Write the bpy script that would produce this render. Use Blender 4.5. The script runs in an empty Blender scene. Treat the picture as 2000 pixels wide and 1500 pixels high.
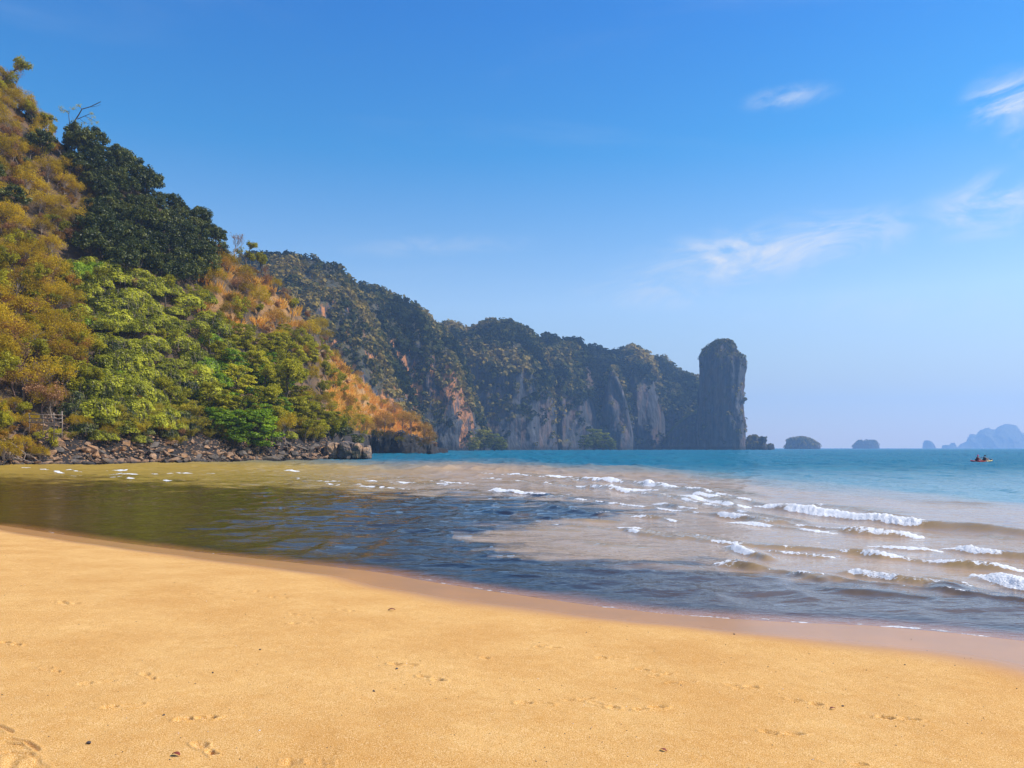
import bpy, bmesh, math, random
import numpy as np
from mathutils import Vector, Matrix

# ------------------------------------------------------------------ camera, sky, sun
S = bpy.context.scene
COL = S.collection
H = 2.0            # eye height above the water
FP = 1540.0        # focal length in pixels of the 2000 px wide photograph
HY = 875.0         # row of the horizon
cd = bpy.data.cameras.new('camera'); cam = bpy.data.objects.new('camera', cd); COL.objects.link(cam)
cam.location = (0, 0, H); cam.rotation_euler = (math.radians(90), 0, 0)
cd.sensor_width = 36.0; cd.lens = 36.0 * FP / 2000.0; cd.shift_y = (HY - 750.0) / 2000.0
cd.clip_start = 0.1; cd.clip_end = 30000
S.camera = cam
S.render.engine = 'CYCLES'
S.cycles.use_denoising = True
S.cycles.max_bounces = 6; S.cycles.diffuse_bounces = 3; S.cycles.glossy_bounces = 3
S.cycles.transmission_bounces = 4; S.cycles.transparent_max_bounces = 8; S.cycles.volume_bounces = 1
S.cycles.sample_clamp_indirect = 6.0
S.view_settings.view_transform = 'Standard'; S.view_settings.look = 'None'
S.view_settings.gamma = 1.0; S.view_settings.use_curve_mapping = False
S.view_settings.exposure = 0.30

SUN_EL, SUN_AZ = math.radians(48), math.radians(88)     # azimuth: right of straight ahead
sdir = Vector((math.sin(SUN_AZ) * math.cos(SUN_EL), math.cos(SUN_AZ) * math.cos(SUN_EL), math.sin(SUN_EL)))
ld = bpy.data.lights.new('sun', 'SUN'); ld.energy = 5.0; ld.angle = math.radians(0.5); ld.color = (1.0, 0.93, 0.82)
lo = bpy.data.objects.new('sun', ld); COL.objects.link(lo)
lo.rotation_euler = sdir.to_track_quat('Z', 'Y').to_euler(); lo.location = (40, 20, 60)

W = bpy.data.worlds.new('World'); S.world = W; W.use_nodes = True
wn, wl = W.node_tree.nodes, W.node_tree.links
bg = wn['Background']; bg.inputs[1].default_value = 0.10


def nnode(nodes, typ, **kw):
    n = nodes.new(typ)
    for k, v in kw.items():
        setattr(n, k, v)
    return n


def mth(nt, op, a, b=None, c=None, clamp=False):
    n = nt.nodes.new('ShaderNodeMath'); n.operation = op; n.use_clamp = clamp
    for i, v in enumerate((a, b, c)):
        if v is None: continue
        if isinstance(v, (int, float)): n.inputs[i].default_value = v
        else: nt.links.new(v, n.inputs[i])
    return n.outputs[0]


def mixc(nt, fac, a, b, blend='MIX'):
    n = nt.nodes.new('ShaderNodeMix'); n.data_type = 'RGBA'; n.blend_type = blend
    for i, v in ((0, fac), (6, a), (7, b)):
        if isinstance(v, (int, float)): n.inputs[i].default_value = v
        elif isinstance(v, tuple): n.inputs[i].default_value = (*v[:3], 1)
        else: nt.links.new(v, n.inputs[i])
    return n.outputs[2]


def ramp(nt, fac, stops, interp='LINEAR'):
    n = nt.nodes.new('ShaderNodeValToRGB'); cr = n.color_ramp; cr.interpolation = interp
    while len(cr.elements) < len(stops): cr.elements.new(0.5)
    for e, (p, c) in zip(cr.elements, stops):
        e.position = p
        e.color = (*c, 1) if isinstance(c, tuple) else (c, c, c, 1)
    if fac is not None: nt.links.new(fac, n.inputs[0])
    return n.outputs[0]


def mapr(nt, v, a, b, c=0.0, d=1.0, smooth=False):
    n = nt.nodes.new('ShaderNodeMapRange'); n.clamp = True
    if smooth: n.interpolation_type = 'SMOOTHSTEP'
    nt.links.new(v, n.inputs[0])
    for i, x in enumerate((a, b, c, d)): n.inputs[i + 1].default_value = x
    return n.outputs[0]


def noise(nt, vec, scale, detail=3.0, rough=0.55, dist=0.0, out=0):
    n = nt.nodes.new('ShaderNodeTexNoise')
    n.inputs['Scale'].default_value = scale; n.inputs['Detail'].default_value = detail
    n.inputs['Roughness'].default_value = rough; n.inputs['Distortion'].default_value = dist
    if vec is not None: nt.links.new(vec, n.inputs['Vector'])
    return n.outputs[out]


def mapping(nt, vec, scale=(1, 1, 1), rot=(0, 0, 0), loc=(0, 0, 0)):
    n = nt.nodes.new('ShaderNodeMapping'); nt.links.new(vec, n.inputs[0])
    n.inputs['Location'].default_value = loc; n.inputs['Rotation'].default_value = rot; n.inputs['Scale'].default_value = scale
    return n.outputs[0]


def build_world():
    nt = W.node_tree
    tc = wn.new('ShaderNodeTexCoord')
    sep = wn.new('ShaderNodeSeparateXYZ'); wl.new(tc.outputs['Generated'], sep.inputs[0])
    zc = mth(nt, 'MAXIMUM', sep.outputs[2], 0.012)
    cmb = wn.new('ShaderNodeCombineXYZ')
    wl.new(sep.outputs[0], cmb.inputs[0]); wl.new(sep.outputs[1], cmb.inputs[1]); wl.new(zc, cmb.inputs[2])
    sky = wn.new('ShaderNodeTexSky'); sky.sky_type = 'NISHITA'; sky.sun_disc = False
    sky.sun_elevation = SUN_EL; sky.sun_rotation = SUN_AZ
    sky.air_density = 1.0; sky.dust_density = 0.3; sky.ozone_density = 3.0
    wl.new(cmb.outputs[0], sky.inputs[0])
    # the whole sky dome is toned by height only, evenly all round
    tint = ramp(nt, zc, SKY_TINT)
    col = mixc(nt, 1.0, sky.outputs[0], tint, 'MULTIPLY')
    # thin high cloud wisps on a sheet far ahead: u to the right, v up
    ys = mth(nt, 'MAXIMUM', sep.outputs[1], 0.05)
    u = mth(nt, 'DIVIDE', sep.outputs[0], ys); v = mth(nt, 'DIVIDE', sep.outputs[2], ys)
    total = None
    for (px, py, hw, hh, rot, st, sd) in CLOUDS:
        cu, cv = (px - 1000) / FP, (HY - py) / FP
        c2 = wn.new('ShaderNodeCombineXYZ')
        wl.new(mth(nt, 'SUBTRACT', u, cu), c2.inputs[0]); wl.new(mth(nt, 'SUBTRACT', v, cv), c2.inputs[1])
        m = mapping(nt, c2.outputs[0], rot=(0, 0, math.radians(-rot)))
        m2 = mapping(nt, m, scale=(FP / hw, FP / hh, 1))
        ln = wn.new('ShaderNodeVectorMath'); ln.operation = 'LENGTH'; wl.new(m2, ln.inputs[0])
        blob = mapr(nt, ln.outputs['Value'], 1.0, 0.0, 0, 1, True)
        mn = mapping(nt, m, scale=(6.0, 15.0, 1), loc=(sd, sd * 2, sd))
        nz = noise(nt, mn, 1.6, 7.0, 0.62, 0.9)
        nn = mapr(nt, nz, 0.36, 0.70, 0, 1, True)
        f = mth(nt, 'MULTIPLY', mth(nt, 'MULTIPLY', blob, nn), st)
        total = f if total is None else mth(nt, 'ADD', total, f, clamp=True)
    front = mapr(nt, sep.outputs[1], 0.05, 0.3)
    total = mth(nt, 'MULTIPLY', total, front)
    # a very faint veil all round the dome
    veil = noise(nt, mapping(nt, cmb.outputs[0], scale=(1.2, 1.2, 5.0)), 1.6, 6.0, 0.6, 0.6)
    veil = mth(nt, 'MULTIPLY', mapr(nt, veil, 0.52, 0.85, 0, 1, True), 0.10)
    total = mth(nt, 'MAXIMUM', total, veil)
    col = mixc(nt, total, col, (6.6, 6.9, 7.4))
    wl.new(col, bg.inputs[0])


SKY_TINT = [(0.0, (1.30, 1.02, 0.84)), (0.075, (1.28, 1.04, 0.86)), (0.176, (1.42, 1.42, 1.38)), (0.35, (0.24, 1.06, 1.46)), (0.48, (0.10, 0.87, 1.54)), (1.0, (0.06, 0.58, 1.45))]
# px, py, half width, half height, tilt, strength, seed
CLOUDS = [(1545, 188, 120, 34, 10, 0.55, 1.3), (1975, 190, 130, 75, 16, 0.95, 2.7), (1990, 235, 70, 100, 30, 0.45, 9.7),
          (1945, 400, 190, 85, 12, 1.0, 4.1), (1520, 482, 400, 80, 10, 1.1, 5.9), (1400, 500, 160, 60, 4, 0.8, 2.2), (1320, 560, 260, 60, 4, 0.7, 7.3),
          (860, 480, 260, 30, 2, 0.28, 8.2), (1700, 600, 500, 60, 3, 0.18, 3.3)]
build_world()

# ------------------------------------------------------------------ numeric helpers
_rs = np.random.RandomState(7)
_perm = _rs.permutation(256); _perm = np.concatenate([_perm, _perm, _perm])
_val = _rs.rand(256) * 2 - 1


def vnoise(x, y, z=0.0):
    x, y, z = np.broadcast_arrays(np.asarray(x, float), np.asarray(y, float), np.asarray(z, float))
    xi, yi, zi = np.floor(x).astype(np.int64), np.floor(y).astype(np.int64), np.floor(z).astype(np.int64)
    xf, yf, zf = x - xi, y - yi, z - zi
    f = lambda t: t * t * t * (t * (t * 6 - 15) + 10)
    u, v, w = f(xf), f(yf), f(zf)

    def h(a, b, c):
        return _val[_perm[_perm[_perm[a & 255] + (b & 255)] + (c & 255)]]
    r = 0
    for dz, ww in ((0, 1 - w), (1, w)):
        a = h(xi, yi, zi + dz) * (1 - u) + h(xi + 1, yi, zi + dz) * u
        b = h(xi, yi + 1, zi + dz) * (1 - u) + h(xi + 1, yi + 1, zi + dz) * u
        r = r + ww * (a * (1 - v) + b * v)
    return r


def fbm(x, y, z=0.0, o=4, g=0.5):
    r = 0; a = 1.0; s = 0
    for i in range(o):
        r = r + a * vnoise(x * 2 ** i + 17.3 * i, y * 2 ** i + 5.1 * i, z * 2 ** i + 9.7 * i); s += a; a *= g
    return r / s


def ridged(x, y, z=0.0, o=4, g=0.5):
    r = 0; a = 1.0; s = 0
    for i in range(o):
        r = r + a * (1 - 2 * np.abs(vnoise(x * 2 ** i + 31.3 * i, y * 2 ** i + 7.1 * i, z * 2 ** i + 3.7 * i))); s += a; a *= g
    return r / s


def sstep(a, b, x):
    t = np.clip((x - a) / (b - a), 0, 1); return t * t * (3 - 2 * t)


def at(px, py, Y):
    return np.array([(px - 1000) / FP * Y, Y, H + (HY - py) / FP * Y])


def gy(py, z=0.0):
    return (H - z) * FP / (py - HY)


def gpt(px, py, z=0.0):
    Y = gy(py, z); return ((px - 1000) / FP * Y, Y)


def inpoly(x, y, poly):
    x = np.asarray(x, float); y = np.asarray(y, float)
    c = np.zeros(x.shape, bool); n = len(poly)
    for i in range(n):
        x1, y1 = poly[i]; x2, y2 = poly[(i + 1) % n]
        if y1 == y2: continue
        c ^= ((y1 > y) != (y2 > y)) & (x < (x2 - x1) * (y - y1) / (y2 - y1) + x1)
    return c


def polyline_dist(x, y, pts):
    """distance, parameter 0..1 along the line, side (+ on the left of the direction)"""
    best = np.full(x.shape, 1e9); par = np.zeros(x.shape); side = np.ones(x.shape)
    L = [0.0]
    for i in range(len(pts) - 1):
        L.append(L[-1] + math.hypot(pts[i + 1][0] - pts[i][0], pts[i + 1][1] - pts[i][1]))
    for i in range(len(pts) - 1):
        ax, ay = pts[i]; bx, by = pts[i + 1]
        dx, dy = bx - ax, by - ay; l2 = dx * dx + dy * dy + 1e-12
        t = np.clip(((x - ax) * dx + (y - ay) * dy) / l2, 0, 1)
        d = np.hypot(x - ax - t * dx, y - ay - t * dy)
        m = d < best
        best = np.where(m, d, best); par = np.where(m, (L[i] + t * (L[i + 1] - L[i])) / L[-1], par)
        side = np.where(m, np.sign(dx * (y - ay) - dy * (x - ax) + 1e-12), side)
    return best, par, side


def np_mesh(name, V, F, mats=(), smooth=True, attrs=None, uv=None):
    me = bpy.data.meshes.new(name)
    V = np.ascontiguousarray(V, np.float32); F = np.ascontiguousarray(F, np.int32)
    m, k = F.shape
    me.vertices.add(len(V)); me.vertices.foreach_set('co', V.ravel())
    me.loops.add(m * k); me.loops.foreach_set('vertex_index', F.ravel())
    me.polygons.add(m); me.polygons.foreach_set('loop_start', np.arange(m, dtype=np.int32) * k)
    me.polygons.foreach_set('use_smooth', np.full(m, smooth, bool))
    for a, d in (attrs or {}).items():
        at_ = me.attributes.new(a, 'FLOAT', 'POINT'); at_.data.foreach_set('value', np.ascontiguousarray(d, np.float32).ravel())
    for mt in mats: me.materials.append(mt)
    me.update(calc_edges=True); me.validate()
    return me


def grid_faces(nr, nc):
    i = np.arange(nr - 1)[:, None] * nc + np.arange(nc - 1)[None, :]
    i = i.ravel()
    return np.stack([i, i + 1, i + nc + 1, i + nc], 1)


def link(name, data, parent=None, loc=None):
    o = bpy.data.objects.new(name, data); COL.objects.link(o)
    if parent is not None: o.parent = parent
    if loc is not None: o.location = loc
    return o


def tag(o, label=None, cat=None, group=None, kind=None):
    for k, v in (('label', label), ('category', cat), ('group', group), ('kind', kind)):
        if v is not None: o[k] = v
    return o


def copy_tree(o, parent=None):
    c = o.copy(); COL.objects.link(c)
    if parent is not None: c.parent = parent
    for ch in [k for k in bpy.data.objects if k.parent == o] if not hasattr(o, '_') else []:
        copy_tree(ch, c)
    return c


class MB:
    def __init__(s): s.v = []; s.f = []; s.n = 0

    def add(s, v, f):
        v = np.asarray(v, float); s.v.append(v); s.f += [tuple(int(i) + s.n for i in q) for q in f]; s.n += len(v)

    def tube(s, pts, rad, sides=6, cap=True):
        pts = np.asarray(pts, float); n = len(pts)
        rad = np.broadcast_to(np.asarray(rad, float), (n,))
        V = []
        prev = None
        for i in range(n):
            d = pts[min(i + 1, n - 1)] - pts[max(i - 1, 0)]
            d = d / (np.linalg.norm(d) + 1e-9)
            if prev is None:
                a = np.array([0, 0, 1.0]) if abs(d[2]) < 0.9 else np.array([1.0, 0, 0])
            else: a = prev
            e1 = np.cross(d, a); e1 /= np.linalg.norm(e1) + 1e-9
            e2 = np.cross(d, e1); prev = -e2 if False else a
            for k in range(sides):
                t = 2 * math.pi * k / sides
                V.append(pts[i] + rad[i] * (math.cos(t) * e1 + math.sin(t) * e2))
        F = []
        for i in range(n - 1):
            for k in range(sides):
                k2 = (k + 1) % sides
                F.append((i * sides + k, i * sides + k2, (i + 1) * sides + k2, (i + 1) * sides + k))
        if cap:
            F.append(tuple(range(sides - 1, -1, -1))); F.append(tuple((n - 1) * sides + k for k in range(sides)))
        s.add(V, F)

    def box(s, c, d, rot=0.0, tilt=None):
        c = np.asarray(c, float); hx, hy, hz = np.asarray(d, float) / 2
        V = np.array([[x, y, z] for x in (-hx, hx) for y in (-hy, hy) for z in (-hz, hz)])
        ca, sa = math.cos(rot), math.sin(rot)
        V = np.stack([V[:, 0] * ca - V[:, 1] * sa, V[:, 0] * sa + V[:, 1] * ca, V[:, 2]], 1) + c
        s.add(V, [(0, 1, 3, 2), (4, 6, 7, 5), (0, 4, 5, 1), (2, 3, 7, 6), (0, 2, 6, 4), (1, 5, 7, 3)])

    def mesh(s, name, mat, smooth=True):
        me = bpy.data.meshes.new(name)
        me.from_pydata(np.concatenate(s.v).tolist(), [], s.f)
        if mat: me.materials.append(mat)
        me.polygons.foreach_set('use_smooth', [smooth] * len(me.polygons))
        me.update(); return me


# ------------------------------------------------------------------ materials
def new_mat(name):
    m = bpy.data.materials.new(name); m.use_nodes = True
    nt = m.node_tree; nt.nodes.clear()
    out = nt.nodes.new('ShaderNodeOutputMaterial')
    return m, nt, out


def principled(nt, **kw):
    p = nt.nodes.new('ShaderNodeBsdfPrincipled')
    for k, v in kw.items():
        i = p.inputs[k.replace('_', ' ')]
        if isinstance(v, (int, float)): i.default_value = v
        elif isinstance(v, tuple): i.default_value = (*v[:3], 1)
        else: nt.links.new(v, i)
    return p


def attr(nt, name):
    a = nt.nodes.new('ShaderNodeAttribute'); a.attribute_name = name
    return a.outputs['Fac']


def bump(nt, h, strength, dist=0.1, normal=None):
    b = nt.nodes.new('ShaderNodeBump'); b.inputs['Strength'].default_value = strength
    b.inputs['Distance'].default_value = dist
    nt.links.new(h, b.inputs['Height'])
    if normal is not None: nt.links.new(normal, b.inputs['Normal'])
    return b.outputs[0]


def leaf_mat(name, dark, mid, light, trans=0.35, rand=0.35, gloss=0.06):
    """leaves: three tones picked leaf by leaf, drifted tree by tree"""
    m, nt, out = new_mat(name)
    t = attr(nt, 'tint')
    oi = nt.nodes.new('ShaderNodeObjectInfo')
    f = mth(nt, 'ADD', mth(nt, 'MULTIPLY', t, 1 - rand), mth(nt, 'MULTIPLY', oi.outputs['Random'], rand))
    geo = nt.nodes.new('ShaderNodeNewGeometry')
    nz = noise(nt, geo.outputs['Position'], 0.12, 2.0)
    f = mth(nt, 'ADD', f, mth(nt, 'MULTIPLY', mth(nt, 'SUBTRACT', nz, 0.5), 0.55), clamp=True)
    c = ramp(nt, f, [(0.05, dark), (0.5, mid), (0.95, light)])
    d = nt.nodes.new('ShaderNodeBsdfDiffuse'); nt.links.new(c, d.inputs[0])
    tr = nt.nodes.new('ShaderNodeBsdfTranslucent')
    nt.links.new(mixc(nt, 1.0, c, (1.25, 1.25, 0.6), 'MULTIPLY'), tr.inputs[0])
    mx = nt.nodes.new('ShaderNodeMixShader'); mx.inputs[0].default_value = trans
    nt.links.new(d.outputs[0], mx.inputs[1]); nt.links.new(tr.outputs[0], mx.inputs[2])
    g = nt.nodes.new('ShaderNodeBsdfGlossy'); g.inputs['Roughness'].default_value = 0.45
    mx2 = nt.nodes.new('ShaderNodeMixShader'); mx2.inputs[0].default_value = gloss
    nt.links.new(mx.outputs[0], mx2.inputs[1]); nt.links.new(g.outputs[0], mx2.inputs[2])
    nt.links.new(mx2.outputs[0], out.inputs[0])
    return m


def flat_mat(name, c, rough=0.8, c2=None, scale=6.0, stretch=(1, 1, 1)):
    m, nt, out = new_mat(name)
    tc = nt.nodes.new('ShaderNodeTexCoord')
    v = mapping(nt, tc.outputs['Object'], scale=stretch)
    nz = noise(nt, v, scale, 4.0)
    col = mixc(nt, mapr(nt, nz, 0.3, 0.7), c, c2 or tuple(x * 0.6 for x in c))
    p = principled(nt, Base_Color=col, Roughness=rough, Normal=bump(nt, nz, 0.4, 0.02))
    nt.links.new(p.outputs[0], out.inputs[0]); return m


M = {}
M['evergreen'] = leaf_mat('evergreen_leaves', (0.010, 0.017, 0.005), (0.052, 0.070, 0.013), (0.24, 0.24, 0.045), 0.25, 0.25, 0.025)
M['gold'] = leaf_mat('golden_leaves', (0.10, 0.070, 0.010), (0.42, 0.285, 0.020), (0.78, 0.55, 0.040), 0.4, 0.35, 0.0)
M['vine'] = leaf_mat('vine_leaves', (0.050, 0.060, 0.006), (0.27, 0.275, 0.016), (0.64, 0.62, 0.05), 0.35, 0.30, 0.015)
M['lush'] = leaf_mat('lush_leaves', (0.035, 0.07, 0.005), (0.16, 0.26, 0.010), (0.40, 0.52, 0.03), 0.4, 0.25, 0.015)
M['mid'] = leaf_mat('yellow_green_leaves', (0.075, 0.072, 0.008), (0.33, 0.30, 0.016), (0.64, 0.56, 0.035), 0.4, 0.35, 0.01)
M['bamboo'] = leaf_mat('bamboo_leaves', (0.09, 0.08, 0.008), (0.36, 0.29, 0.014), (0.66, 0.54, 0.03), 0.45, 0.3, 0.01)
M['dry'] = leaf_mat('dry_leaves', (0.12, 0.070, 0.014), (0.36, 0.19, 0.030), (0.66, 0.38, 0.075), 0.3, 0.4, 0.0)
M['pink'] = leaf_mat('rusty_leaves', (0.12, 0.06, 0.035), (0.30, 0.15, 0.075), (0.50, 0.28, 0.14), 0.3, 0.4, 0.0)
M['grass'] = leaf_mat('dry_grass', (0.40, 0.19, 0.03), (0.84, 0.46, 0.10), (0.95, 0.64, 0.18), 0.35, 0.3, 0.0)
M['far'] = leaf_mat('distant_leaves', (0.010, 0.016, 0.006), (0.066, 0.072, 0.018), (0.27, 0.19, 0.045), 0.2, 0.0, 0.0)
M['faryel'] = leaf_mat('distant_yellow_leaves', (0.05, 0.065, 0.010), (0.15, 0.17, 0.025), (0.30, 0.28, 0.05), 0.3, 0.2, 0.0)
M['bark'] = flat_mat('bark', (0.115, 0.085, 0.06), 0.9, (0.05, 0.037, 0.027), 4.0, (1, 1, 0.2))
M['palebark'] = flat_mat('pale_bark', (0.36, 0.29, 0.23), 0.9, (0.17, 0.12, 0.09), 4.0, (1, 1, 0.2))
M['pinkbark'] = flat_mat('reddish_twigs', (0.27, 0.17, 0.13), 0.9, (0.14, 0.08, 0.06), 3.0)


def rock_mat(name, a, b, dark, orange, scale=0.9, oa=0.5, lichen=0.0):
    m, nt, out = new_mat(name)
    geo = nt.nodes.new('ShaderNodeNewGeometry'); P = geo.outputs['Position']
    oi = nt.nodes.new('ShaderNodeObjectInfo')
    n1 = noise(nt, P, scale, 6.0, 0.65)
    n2 = noise(nt, mapping(nt, P, scale=(1, 1, 2.5), loc=(9, 3, 1)), scale * 0.6, 5.0, 0.6, 0.5)
    n3 = noise(nt, P, scale * 5, 4.0, 0.7)
    c = mixc(nt, mapr(nt, n1, 0.35, 0.65), a, b)
    c = mixc(nt, mth(nt, 'MULTIPLY', mapr(nt, mth(nt, 'ADD', n2, mth(nt, 'MULTIPLY', oi.outputs['Random'], 0.16)), 0.56, 0.68), oa), c, orange)
    c = mixc(nt, mapr(nt, n3, 0.56, 0.72), c, dark)
    sp = nt.nodes.new('ShaderNodeSeparateXYZ'); nt.links.new(P, sp.inputs[0])
    wetz = mth(nt, 'ADD', sp.outputs[2], mth(nt, 'MULTIPLY', n1, -0.5))
    c = mixc(nt, mapr(nt, wetz, 0.25, -0.12), c, dark)
    p = principled(nt, Base_Color=c, Roughness=0.85, Normal=bump(nt, n3, 0.8, 0.25))
    nt.links.new(p.outputs[0], out.inputs[0]); return m


M['rock'] = rock_mat('shore_rock', (0.46, 0.27, 0.14), (0.19, 0.12, 0.08), (0.028, 0.022, 0.020), (0.46, 0.23, 0.085), 0.9, 0.75)
M['greyrock'] = rock_mat('grey_rock', (0.19, 0.15, 0.115), (0.085, 0.07, 0.06), (0.018, 0.016, 0.017), (0.20, 0.13, 0.07), 1.1, 0.7)
M['boulder'] = rock_mat('boulder_rock', (0.16, 0.12, 0.095), (0.06, 0.048, 0.042), (0.015, 0.013, 0.013), (0.44, 0.26, 0.13), 0.8, 0.85)
M['darkrock'] = rock_mat('dark_sea_rock', (0.020, 0.016, 0.014), (0.008, 0.007, 0.008), (0.003, 0.003, 0.003), (0.07, 0.04, 0.02), 0.7, 0.3)


def cliff_mat():
    m, nt, out = new_mat('karst_limestone')
    geo = nt.nodes.new('ShaderNodeNewGeometry'); P = geo.outputs['Position']
    streak = noise(nt, mapping(nt, P, scale=(1, 0.6, 0.10)), 0.26, 7.0, 0.72, 0.3)
    big = noise(nt, P, 0.02, 4.0, 0.6)
    fine = noise(nt, mapping(nt, P, scale=(1, 1, 0.35)), 0.35, 5.0, 0.7)
    c = mixc(nt, mapr(nt, streak, 0.38, 0.62), (0.013, 0.016, 0.021), (0.062, 0.067, 0.078))
    c = mixc(nt, mapr(nt, streak, 0.60, 0.72), c, (0.155, 0.155, 0.165))
    xs = nt.nodes.new('ShaderNodeSeparateXYZ'); nt.links.new(P, xs.inputs[0])
    nearf = mapr(nt, xs.outputs[1], 690.0, 540.0, 0.10, 0.85)
    org = noise(nt, mapping(nt, P, scale=(1, 0.8, 0.28), loc=(40, 0, 7)), 0.06, 6.0, 0.75, 0.4)
    c = mixc(nt, mth(nt, 'MULTIPLY', mapr(nt, org, 0.49, 0.56), nearf), c, (0.66, 0.25, 0.055))
    c = mixc(nt, mapr(nt, fine, 0.55, 0.70), c, (0.03, 0.03, 0.032))
    sp = nt.nodes.new('ShaderNodeSeparateXYZ'); nt.links.new(geo.outputs['Normal'], sp.inputs[0])
    vg = mth(nt, 'ADD', mth(nt, 'MULTIPLY', sp.outputs[2], 0.8), mth(nt, 'MULTIPLY', big, 0.7))
    vg = mth(nt, 'ADD', vg, mth(nt, 'MULTIPLY', fine, 0.3))
    vm = mixc(nt, mapr(nt, fine, 0.35, 0.65), (0.035, 0.042, 0.016), (0.10, 0.075, 0.028))
    c = mixc(nt, mapr(nt, vg, 0.72, 0.95), c, vm)
    c = mixc(nt, mapr(nt, mth(nt, 'ADD', xs.outputs[2], mth(nt, 'MULTIPLY', streak, -6.0)), 1.5, -1.0), c, (0.010, 0.011, 0.013))
    p = principled(nt, Base_Color=c, Roughness=0.92, Normal=bump(nt, fine, 0.9, 3.0))
    nt.links.new(p.outputs[0], out.inputs[0]); return m


M['cliff'] = cliff_mat()


def soil_mat():
    m, nt, out = new_mat('hillside_soil')
    geo = nt.nodes.new('ShaderNodeNewGeometry'); P = geo.outputs['Position']
    n1 = noise(nt, P, 0.18, 6.0, 0.65); n2 = noise(nt, P, 1.3, 5.0, 0.7)
    g = attr(nt, 'dry')
    c = mixc(nt, mapr(nt, n1, 0.35, 0.65), (0.050, 0.035, 0.020), (0.15, 0.085, 0.038))
    d = mixc(nt, mapr(nt, n2, 0.3, 0.7), (0.62, 0.32, 0.085), (0.22, 0.12, 0.05))
    c = mixc(nt, g, c, d)
    c = mixc(nt, mth(nt, 'MULTIPLY', attr(nt, 'low'), mapr(nt, n2, 0.15, 0.45)), c, (0.020, 0.016, 0.015))
    c = mixc(nt, mapr(nt, n2, 0.6, 0.75), c, (0.04, 0.03, 0.018))
    p = principled(nt, Base_Color=c, Roughness=0.95, Normal=bump(nt, n2, 0.8, 0.5))
    nt.links.new(p.outputs[0], out.inputs[0]); return m


M['soil'] = soil_mat()

# ------------------------------------------------------------------ haze
TOPZ = 330.0
hx0, hx1, hy0, hy1 = -2600.0, 5400.0, -300.0, 5200.0


def haze():
    mb = MB(); mb.box(((hx0 + hx1) / 2, (hy0 + hy1) / 2, (TOPZ - 8) / 2), (hx1 - hx0, hy1 - hy0, TOPZ + 8))
    m, nt, out = new_mat('haze')
    v = nt.nodes.new('ShaderNodeVolumePrincipled')
    v.inputs['Color'].default_value = (0.42, 0.66, 1.0, 1); v.inputs['Density'].default_value = 0.00026
    v.inputs['Anisotropy'].default_value = 0.25
    nt.links.new(v.outputs[0], out.inputs['Volume'])
    o = link('haze', mb.mesh('haze', m, False)); tag(o, kind='stuff', label='pale blue sea haze in the air over the bay', cat='haze')


haze()

# ------------------------------------------------------------------ beach and sea bed
SHORE_PX = [(-1500, 955), (-900, 978), (-400, 1000), (0, 1026), (120, 1044), (250, 1062), (380, 1078), (480, 1089), (620, 1104), (740, 1118), (850, 1138), (960, 1155),
            (1060, 1169), (1180, 1186), (1300, 1199), (1420, 1208), (1550, 1216), (1700, 1222), (1850, 1235), (2000, 1252), (2200, 1285), (2600, 1340)]
SHORE = [gpt(*p) for p in SHORE_PX]
SHORE = SHORE + [(SHORE[-1][0] + 30, SHORE[-1][1] - 22), (SHORE[-1][0] + 400, -400)]
SHORE = [(-260, SHORE[0][1] + 25)] + SHORE


def shore_sd(x, y):
    """signed distance to the waterline, positive on the sea side"""
    d, t, s = polyline_dist(x, y, SHORE)
    return d * s


FOOTPRINTS = [(100, 1308, 0), (190, 1332, 1), (232, 1367, 0), (242, 1380, 1), (385, 1404, 1), (400, 1462, 0), (260, 1240, 1), (395, 1160, 1), (580, 1200, 0), (590, 1217, 1),
              (660, 1192, 0), (676, 1192, 0), (1047, 1259, 0), (1070, 1264, 1), (1165, 1280, 0), (1190, 1284, 1), (1268, 1310, 0), (1290, 1318, 1), (960, 1335, 1),
              (840, 1325, 0), (785, 1298, 0), (1045, 1374, 1), (1090, 1382, 0), (1130, 1366, 1), (1180, 1378, 0), (1270, 1384, 1), (1300, 1390, 0), (935, 1283, 0),
              (1455, 1342, 1), (1572, 1370, 0), (1610, 1382, 1), (1750, 1403, 0), (1530, 1432, 1), (1650, 1490, 0), (1950, 1455, 1), (600, 1488, 1), (110, 1175, 0), (138, 1179, 1),
              (520, 1232, 1), (490, 1154, 0), (545, 1167, 1), (20, 1258, 0), (90, 1279, 1), (290, 1320, 0), (1450, 1340, 0), (1330, 1334, 1), (1415, 1336, 0)]


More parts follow.
